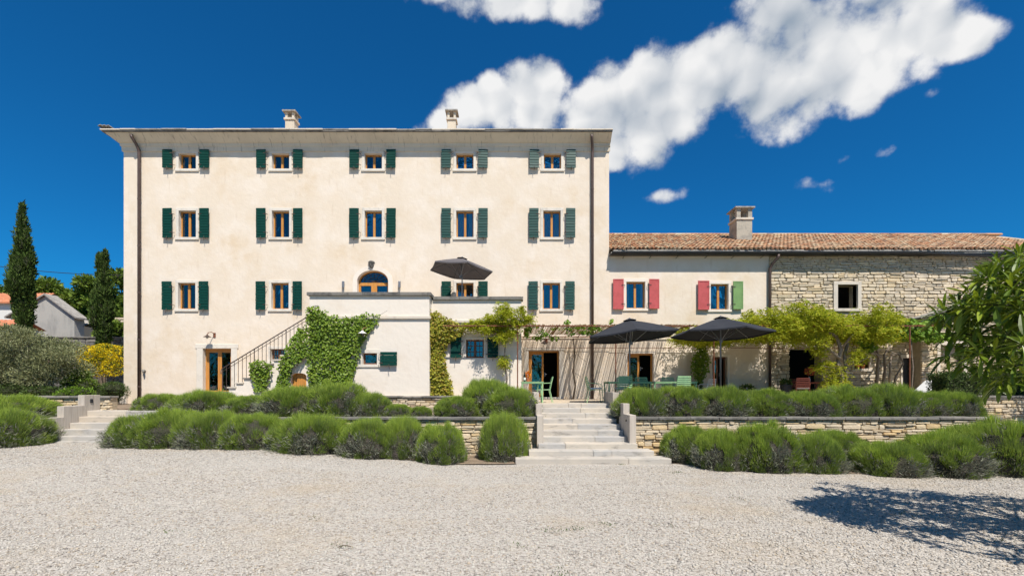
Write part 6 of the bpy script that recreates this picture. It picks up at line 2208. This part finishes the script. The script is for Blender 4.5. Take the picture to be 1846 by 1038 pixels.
# olive
bl = []
D = 18.6
for (p, q, a, b_) in ((40, 640, 60, 40), (90, 650, 50, 36), (10, 660, 60, 44), (60, 612, 46, 24), (118, 668, 36, 28), (30, 600, 34, 16), (70, 680, 50, 26), (130, 640, 24, 18), (-10, 625, 40, 30), (100, 625, 36, 20), (0, 690, 50, 20), (-40, 650, 50, 50)):
    bl.append((gx(p, D), D + random.uniform(-0.5, 0.5), gz(q, D), a * D / FPX * 0.8, 0.8, b_ * D / FPX * 0.85))
foliage_plant('olive_tree', 'broad silvery olive tree at the left edge above the low stone wall', 'tree', (gx(45, D), D, Z_LEFT), bl, OLIVE, 30000, 0.10, 0.28, core=None, shell=0.15, upward=0.5,
              trunk=[([(gx(48, D), D, 0.9), (gx(46, D), D, 1.6), (gx(40, D), D + 0.1, 2.4), (gx(20, D), D, 3.3)], [0.14, 0.12, 0.08, 0.03]), ([(gx(46, D), D, 1.5), (gx(70, D), D, 2.3), (gx(95, D), D, 3.2)], [0.10, 0.07, 0.02]),
                     ([(gx(46, D), D, 1.6), (gx(58, D), D - 0.2, 2.6), (gx(62, D), D - 0.2, 3.6)], [0.08, 0.06, 0.02])])
# yellow broom
D = 21.6
bl = [(gx(p, D), D + random.uniform(-0.3, 0.3), gz(q, D), a * D / FPX, 0.5, b_ * D / FPX) for p, q, a, b_ in ((185, 650, 34, 24), (165, 655, 22, 22), (205, 642, 24, 20), (195, 632, 24, 12), (170, 640, 20, 16), (212, 660, 16, 18), (180, 668, 24, 12))]
foliage_plant('broom_bush', 'bright yellow flowering broom bush against the villa corner', 'bush', (gx(190, D), D, Z_LEFT), bl, BROADLEAF, 2600, 0.09, 0.3, shell=0.1, upward=0.8, extra=(YELLOWFLOWER, 5200, 0.06, 0.05), part='foliage',
              trunk=[([(gx(196, D) + random.uniform(-0.1, 0.1), D, 0.9), (gx(190 + 14 * k, D), D, 2.2), (gx(188 + 22 * k, D), D, 3.0)], [0.03, 0.025, 0.01]) for k in (-1, -0.4, 0.3, 1)])
# shrubs and rosemary between the olive and the villa
D = 19.4
bl = [(gx(p, D), D + random.uniform(-0.2, 0.2), gz(q, D), a * D / FPX, 0.5, b_ * D / FPX) for p, q, a, b_ in ((195, 706, 28, 18), (180, 712, 18, 16), (210, 702, 14, 14), (188, 720, 20, 10))]
foliage_plant('rosemary_bush', 'low dark rosemary spilling over the pale wall at the villa corner', 'bush', (gx(195, D), D, Z_LEFT), bl, HEDGE, 5200, 0.075, 0.22, core=COREG, shell=0.6, upward=0.3, part='foliage')
D = 18.9
bl = [(gx(p, D), D + random.uniform(-0.2, 0.2), gz(q, D), a * D / FPX, 0.4, b_ * D / FPX) for p, q, a, b_ in ((135, 690, 22, 16), (152, 696, 16, 14), (140, 678, 16, 10))]
foliage_plant('shrub', 'leafy green shrub between the olive and the yellow broom', 'shrub', (gx(140, D), D, Z_LEFT), bl, BROADLEAF, 1800, 0.10, 0.5, core=COREG, shell=0.6, part='foliage', group='shrubs by the left steps')
D = 18.0
bl = [(gx(p, D), D + random.uniform(-0.2, 0.2), gz(q, D), a * D / FPX, 0.35, b_ * D / FPX) for p, q, a, b_ in ((132, 708, 20, 10), (118, 712, 14, 8), (150, 708, 12, 9))]
foliage_plant('shrub', 'small bright green shrub behind the top block of the left steps', 'shrub', (gx(132, D), D, Z_LEFT), bl, GRAPE, 1500, 0.075, 0.45, core=COREG, shell=0.6, part='foliage', group='shrubs by the left steps')
D = 18.2
bl = [(gx(p, D), D, gz(q, D), a * D / FPX, 0.4, b_ * D / FPX) for p, q, a, b_ in ((20, 706, 30, 14), (70, 706, 26, 10), (100, 706, 16, 8))]
foliage_plant('shrub', 'low dark shrubs under the olive tree', 'shrub', (gx(60, D), D, Z_LEFT), bl, HEDGE, 2600, 0.085, 0.4, core=COREG, shell=0.6, part='foliage', group='shrubs by the left steps')
# low hedge at right on the garden wall
D = 14.9
t = thing('hedge', 'clipped box hedge on top of the far right garden wall', 'hedge', (gx(1780, D), D, 1.3))
hx0_, hx1_ = gx(1692, D), 19.5
n = 16000
P = np.stack([hx0_ + (hx1_ - hx0_) * rng.random(n), 14.62 + 0.75 * rng.random(n), 1.3 + 0.98 * rng.random(n) ** 0.8], 1)
face = rng.integers(0, 3, n)
P[face == 0, 1] = 14.62 + 0.08 * rng.random((face == 0).sum())
P[face == 1, 2] = 2.26 + 0.06 * rng.normal(size=(face == 1).sum())
P[face == 2, 0] = np.where(rng.random((face == 2).sum()) < 0.3, hx0_ + 0.1 * rng.random((face == 2).sum()), P[face == 2, 0])
P[:, 2] += 0.04 * snoise(P, 6, 3.0, 2)
dd = rng.normal(size=P.shape) + np.array([0, -0.5, 0.5])
LL = 0.055 * (0.6 + 0.8 * rng.random(n))
obj('foliage', leaf_mesh('hedge_foliage', P, dd, LL, LL * 0.55), HEDGE, t, kind='stuff')
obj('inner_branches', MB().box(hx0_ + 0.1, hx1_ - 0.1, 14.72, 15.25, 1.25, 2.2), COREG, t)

# trees off to the right that shade the far wall and the yard
def broad_tree(name, label, base, blobs, n, L, m=BROADLEAF, group=None, core=COREG, Wd=0.5, height=None):
    x, y, z = base
    tops = [(b[0], b[1], b[2]) for b in blobs[:5]]
    zc = min(b[2] for b in blobs)
    trunk = [([(x, y, z - 0.2), (x + 0.05, y, z + (zc - z) * 0.6), (x, y, zc + 0.3)], [0.2, 0.15, 0.1])]
    for tp in tops:
        trunk.append(([(x, y, z + (zc - z) * 0.7), ((x + tp[0]) / 2, (y + tp[1]) / 2, (zc + tp[2]) / 2 + 0.2), tp], [0.09, 0.06, 0.02]))
    return foliage_plant(name, label, 'tree', base, blobs, m, n, L, Wd, trunk=trunk, core=core, shell=0.45, group=group, core_scale=0.5)
rs = random.Random(31)
bl = [(17.6 + rs.uniform(-1.5, 2.2), 12.2 + rs.uniform(-1.3, 1.2), 4.0 + rs.uniform(-0.9, 1.0), 0.7, 0.7, 0.55) for i in range(22)]
bl = [b for b in bl if b[0] - b[3] > 1.13 * (b[1] + b[4]) + 0.15]
broad_tree('shade_tree', 'leafy tree just beyond the right picture edge that shades the garden wall', (18.6, 12.2, 0.0), bl, 5000, 0.12)

# ------------------------------------------------------------------ loquat at right
lq = thing('loquat_tree', 'loquat tree with long glossy leaves reaching in from the right', 'tree', (7.6, 4.9, 0.0))
rs = random.Random(12)
tips = []
# rosettes seen in the frame, placed on boughs that reach in (metres)
seen = [(1700, 562, 5.6), (1690, 578, 5.7), (1708, 640, 5.6), (1745, 530, 5.5), (1712, 572, 5.7), (1716, 600, 5.6), (1728, 655, 5.5), (1765, 508, 5.6), (1735, 580, 5.8), (1760, 605, 5.5), (1775, 498, 5.3), (1800, 478, 5.5), (1835, 462, 5.2), (1822, 520, 4.9), (1725, 553, 5.6), (1748, 560, 5.3), (1790, 548, 5.0), (1836, 560, 4.8), (1770, 590, 5.4), (1810, 600, 5.1),
        (1755, 628, 5.6), (1790, 640, 5.0), (1838, 620, 4.7), (1745, 655, 5.5), (1775, 660, 5.2), (1825, 660, 4.9), (1842, 500, 5.6), (1842, 590, 5.6), (1812, 560, 5.9), (1800, 520, 5.9), (1846, 640, 5.3), (1830, 470, 6.0)]
for (p, q, D) in seen:
    tips.append((gx(p, D) + 0.02, D, gz(q, D)))
for i in range(64):
    D = rs.uniform(5.0, 6.6)
    p, q = rs.uniform(1735, 1850), rs.uniform(475, 690)
    if p < 1775 and (q < 545 or q > 670):
        continue
    tips.append((gx(p, D), D, gz(q, D)))
nseen = len(tips)
for i in range(520):
    a = rs.uniform(0, 6.28); r = rs.random() ** 0.45
    c = (7.75 + 2.3 * r * math.cos(a), 4.45 + 1.95 * r * math.sin(a), 2.85 + rs.uniform(-1.0, 1.1) * math.sqrt(max(0.0, 1 - (r * 0.93) ** 2)))
    if c[0] - 0.22 < 1.126 * c[1] and c[1] > 0:
        upx, vpx = c[0] / c[1] * FPX + 923, 698 - (c[2] - EYE) / c[1] * FPX
        if upx < 1795 or (upx < 1870 and vpx < 475):
            continue
    if len(tips) < nseen + 270:
        tips.append(c)
centre = Vector((7.7, 4.8, 2.0))
leaves = []
for k, tp in enumerate(tips):
    tp = Vector(tp)
    ax = (tp - centre); ax.z = ax.z * 0.6 + 0.5
    ax = (ax.normalized() + Vector((0, 0, 0.6))).normalized()
    nl = rs.randint(11, 15)
    u_ = ax.orthogonal().normalized(); w_ = ax.cross(u_)
    ph = rs.random() * 6.28
    for i in range(nl):
        f = i / nl
        a = ph + i * 2.4
        el = 1.15 - 1.5 * f           # inner leaves upright, outer drooping
        dr = (u_ * math.cos(a) + w_ * math.sin(a)) * math.cos(el) + ax * math.sin(el)
        dr = (dr + Vector((0, 0, -0.25 * f))).normalized()
        leaves.append((tp + dr * 0.02, dr, rs.uniform(0.20, 0.30) * (0.75 + 0.35 * f)))
def loquat_leaf(curv):
    mb = MB()
    st = [(0, 0.012), (0.12, 0.03), (0.35, 0.070), (0.6, 0.098), (0.82, 0.072), (0.95, 0.028), (1.0, 0.006)]
    vs = []
    for (f, w) in st:
        z = -curv * f * f
        vs += [(f, -w, z + 0.045 * w / 0.13), (f, 0, z), (f, w, z + 0.045 * w / 0.13)]
    fs = []
    for i in range(len(st) - 1):
        for j in (0, 1):
            fs.append((i * 3 + j, i * 3 + j + 3, i * 3 + j + 4, i * 3 + j + 1))
    mb.add(vs, fs)
    me = mb.mesh('leaf')
    me.materials.append(LOQUAT)
    return me
lms = [loquat_leaf(c) for c in (0.12, 0.25, 0.38)]
def leaf_matrix(p, d, L, roll):
    x = d
    up = Vector((0, 0, 1))
    y = up.cross(x)
    if y.length < 0.05:
        y = Vector((0, 1, 0)).cross(x)
    y.normalize()
    z = x.cross(y)
    R3 = Matrix((x, y, z)).transposed().to_4x4()
    return Matrix.Translation(p) @ R3 @ Matrix.Rotation(roll, 4, 'X') @ Matrix.Scale(L, 4)
vis = []
for i, (p, d, L) in enumerate(leaves):
    u_ = 923 + p.x / p.y * FPX if p.y > 0.5 else 9999
    vis.append((0 if u_ < 1860 else 1, p.y, i))
vis.sort()
single = set(i for _, _, i in vis[:290])
joined = MB()
for i, (p, d, L) in enumerate(leaves):
    M_ = leaf_matrix(p, d, L, rs.uniform(-0.5, 0.5))
    me = lms[i % 3]
    if i in single:
        o = bpy.data.objects.new('leaf', me)
        COL.objects.link(o)
        o.parent = lq
        o.matrix_parent_inverse = Matrix.Translation(-Vector(lq.location))
        o.matrix_basis = M_
    else:
        joined.add([M_ @ v.co for v in me.vertices], [tuple(q.vertices) for q in me.polygons])
obj('foliage', joined, LOQUAT, lq, kind='stuff')
tr = MB()
tr.tube([(7.6, 4.9, -0.1), (7.65, 4.9, 0.9), (7.6, 4.85, 1.9), (7.7, 4.8, 2.6)], [0.15, 0.13, 0.11, 0.07], 10)
obj('trunk', tr, BARK, lq, smooth=True)
for k, tp in enumerate(tips):
    if k % 5 == 0:
        tp = Vector(tp)
        s = Vector((7.65, 4.85, rs.uniform(1.7, 2.5)))
        mid = (s + tp) / 2 + Vector((0, 0, 0.15))
        obj('bough', MB().tube([s, mid, tp - (tp - mid).normalized() * 0.01], [0.03, 0.016, 0.007], 6), COREG, lq)

# ================================================================== background at left
def far_house(label, wallm, roofm, x0, x1, y0, y1, z0, zw, zr, gable_front):
    t = thing('house', label, 'house', (0.5 * (x0 + x1), y0, z0))
    w = MB()
    w.box(x0, x1, y0, y1, z0, zw)
    if gable_front:
        xm = gable_front
        w.add([(x0, y0, zw), (x1, y0, zw), (xm, y0, zr), (x0, y1, zw), (x1, y1, zw), (xm, y1, zr)], [(0, 1, 2), (4, 3, 5)])
    obj('wall', w, wallm, t)
    r = MB()
    e = 0.3
    if gable_front:
        xm = gable_front
        s1 = (zr - zw) / (xm - x0); s2 = (zr - zw) / (x1 - xm)
        for (xa, za, xb, zb_) in ((x0 - e, zw - e * s1, xm, zr), (xm, zr, x1 + e, zw - e * s2)):
            r.add([(xa, y0 - 0.2, za + 0.02), (xb, y0 - 0.2, zb_ + 0.02), (xb, y1, zb_ + 0.02), (xa, y1, za + 0.02), (xa, y0 - 0.2, za + 0.14), (xb, y0 - 0.2, zb_ + 0.14), (xb, y1, zb_ + 0.14), (xa, y1, za + 0.14)],
                  [(3, 2, 1, 0), (4, 5, 6, 7), (0, 1, 5, 4), (1, 2, 6, 5), (2, 3, 7, 6), (3, 0, 4, 7)])
        obj('roof', r, SLAB, t)
    else:
        n = int((x1 - x0 + 2 * e) / 0.26)
        sl = (zr - zw) / (0.5 * (y1 - y0) + e)
        vs, fs = [], []
        m = n * 4
        for i in range(m + 1):
            x = x0 - e + (x1 - x0 + 2 * e) * i / m
            b = 0.055 * abs(math.sin(i * math.pi / 4))
            vs += [(x, y0 - e, zw - 0.02 + b), (x, 0.5 * (y0 + y1), zr + b)]
        fs = [(2 * i, 2 * i + 2, 2 * i + 3, 2 * i + 1) for i in range(m)]
        r.add(vs, fs)
        r.quad((x0 - e, 0.5 * (y0 + y1), zr), (x1 + e, 0.5 * (y0 + y1), zr), (x1 + e, y1 + e, zw), (x0 - e, y1 + e, zw))
        r.quad((x0 - e, y0 - e, zw - 0.08), (x1 + e, y0 - e, zw - 0.08), (x1 + e, y0 - e, zw + 0.03), (x0 - e, y0 - e, zw + 0.03))
        obj('roof', r, roofm, t)
    return t
D = 34.0
far_house('grey rendered gable house between the two cypresses', GREYRENDER, SLAB, gx(20, D), gx(134, D), D, D + 0.8, 0.9, gz(570, D), gz(533, D), gx(84, D))
D = 37.0
far_house('white house with an orange tiled roof at the far left edge', WHITEWASH, REDTILE, gx(-140, D), gx(58, D), D, D + 3, 0.9, gz(546, D), gz(529, D + 1.5), None)
D = 30.0
far_house('low shed with an orange tiled roof below the white house', WHITEWASH, REDTILE, gx(-140, D), gx(12, D), D, D + 2, 0.9, gz(589, D), gz(577, D + 1), None)
D = 36.0
far_house('small stone outhouse beside the villa corner behind the twin cypress', WINGSTONE, SLAB, gx(128, D), gx(172, D), D - 1, D + 1, 0.9, gz(588, D - 1), gz(575, D), None)
t = thing('ruined_wall', 'stone ruin wall peeping out between the twin cypress and the villa', 'stone wall', (gx(215, 28), 28, 0.9))
obj('wall_core', MB().box(gx(196, 28), gx(216, 28) + 1.5, 28.06, 28.5, 0.9, gz(572, 28)), MORTAR, t)
masonry(t, gx(196, 28), gx(216, 28) + 1.5, 4.0, gz(572, 28), 28.0, WINGSTONE, maxobj=120)
rs = random.Random(5)
for (p0, p1, ptop, pb, D, n_, lab) in (
        (60, 135, 508, 600, 42, 2600, 'loose green tree behind the grey gable, left of the gap'),
        (105, 170, 532, 610, 41, 2600, 'rounded green tree behind the gable roof slope'),
        (140, 205, 505, 610, 40, 2600, 'taller airy tree rising left of the twin cypress'),
        (190, 262, 482, 610, 38, 2600, 'dark green tree half hidden by the villa corner'),
        (-30, 24, 512, 580, 52, 1800, 'green treetop at the far left edge behind the orange roof'),
        (-90, 60, 520, 600, 60, 2200, 'distant rounded tree behind the white house')):
    w = (p1 - p0) * D / FPX
    xc = gx(0.5 * (p0 + p1), D)
    zt, zb = gz(ptop, D), gz(pb, D)
    bl = []
    for i in range(30):
        f = rs.random()
        s = w * rs.uniform(0.16, 0.26)
        ww = w * 0.5 * math.sqrt(max(0.05, 1 - (f * 0.95) ** 2)) - s * 0.5
        bl.append((xc + rs.uniform(-ww, ww), D + rs.uniform(-1, 1), zb + f * (zt - zb) - s * 0.5, s, s, s * 0.75))
    broad_tree('broadleaf_tree', lab, (xc, D, 0.9), bl, n_ * 3, 0.34, group='trees behind the left houses')
D = 24.8
bl = [(gx(p, D), D + rs.uniform(-0.2, 0.2), gz(q, D), a * D / FPX, 0.5, b_ * D / FPX) for p, q, a, b_ in ((138, 590, 22, 16), (125, 597, 14, 10), (155, 588, 12, 14), (145, 578, 12, 8))]
foliage_plant('fig_bush', 'bushy green fig in front of the grey gable wall', 'bush', (gx(140, D), 26.6, 4.6), [(b[0], 26.9, b[2], b[3], 0.5, b[5]) for b in bl], BROADLEAF, 1500, 0.22, 0.7, core=COREG, part='foliage')
cb = MB()
pts = []
for i in range(13):
    f = i / 12
    pts.append((gx(-60, 30) + (gx(250, 32) - gx(-60, 30)) * f, 30 + 2 * f, gz(472, 30) + (gz(496, 32) - gz(472, 30)) * f - 0.25 * math.sin(math.pi * f)))
cb.tube(pts, 0.022, 5)
tag(obj('overhead_cable', cb, BLACKCABLE), 'thin black overhead cable crossing the sky at left', 'cable')
# unseen belt of trees behind the viewer, put there for what the windows reflect
rs = random.Random(77)
for i in range(11):
    x = -45 + i * 9 + rs.uniform(-2, 2)
    y = -26 + rs.uniform(-5, 5)
    h = rs.uniform(7.0, 10.5)
    bl = [(x + rs.uniform(-2.4, 2.4), y + rs.uniform(-1.5, 1.5), h * rs.uniform(0.3, 0.95), 1.6, 1.6, 1.3) for k in range(14)]
    broad_tree('broadleaf_tree', 'unseen leafy tree behind the viewer, placed for the window reflections', (x, y, 0), bl, 1500, 0.35, group='unseen trees placed for the window reflections')
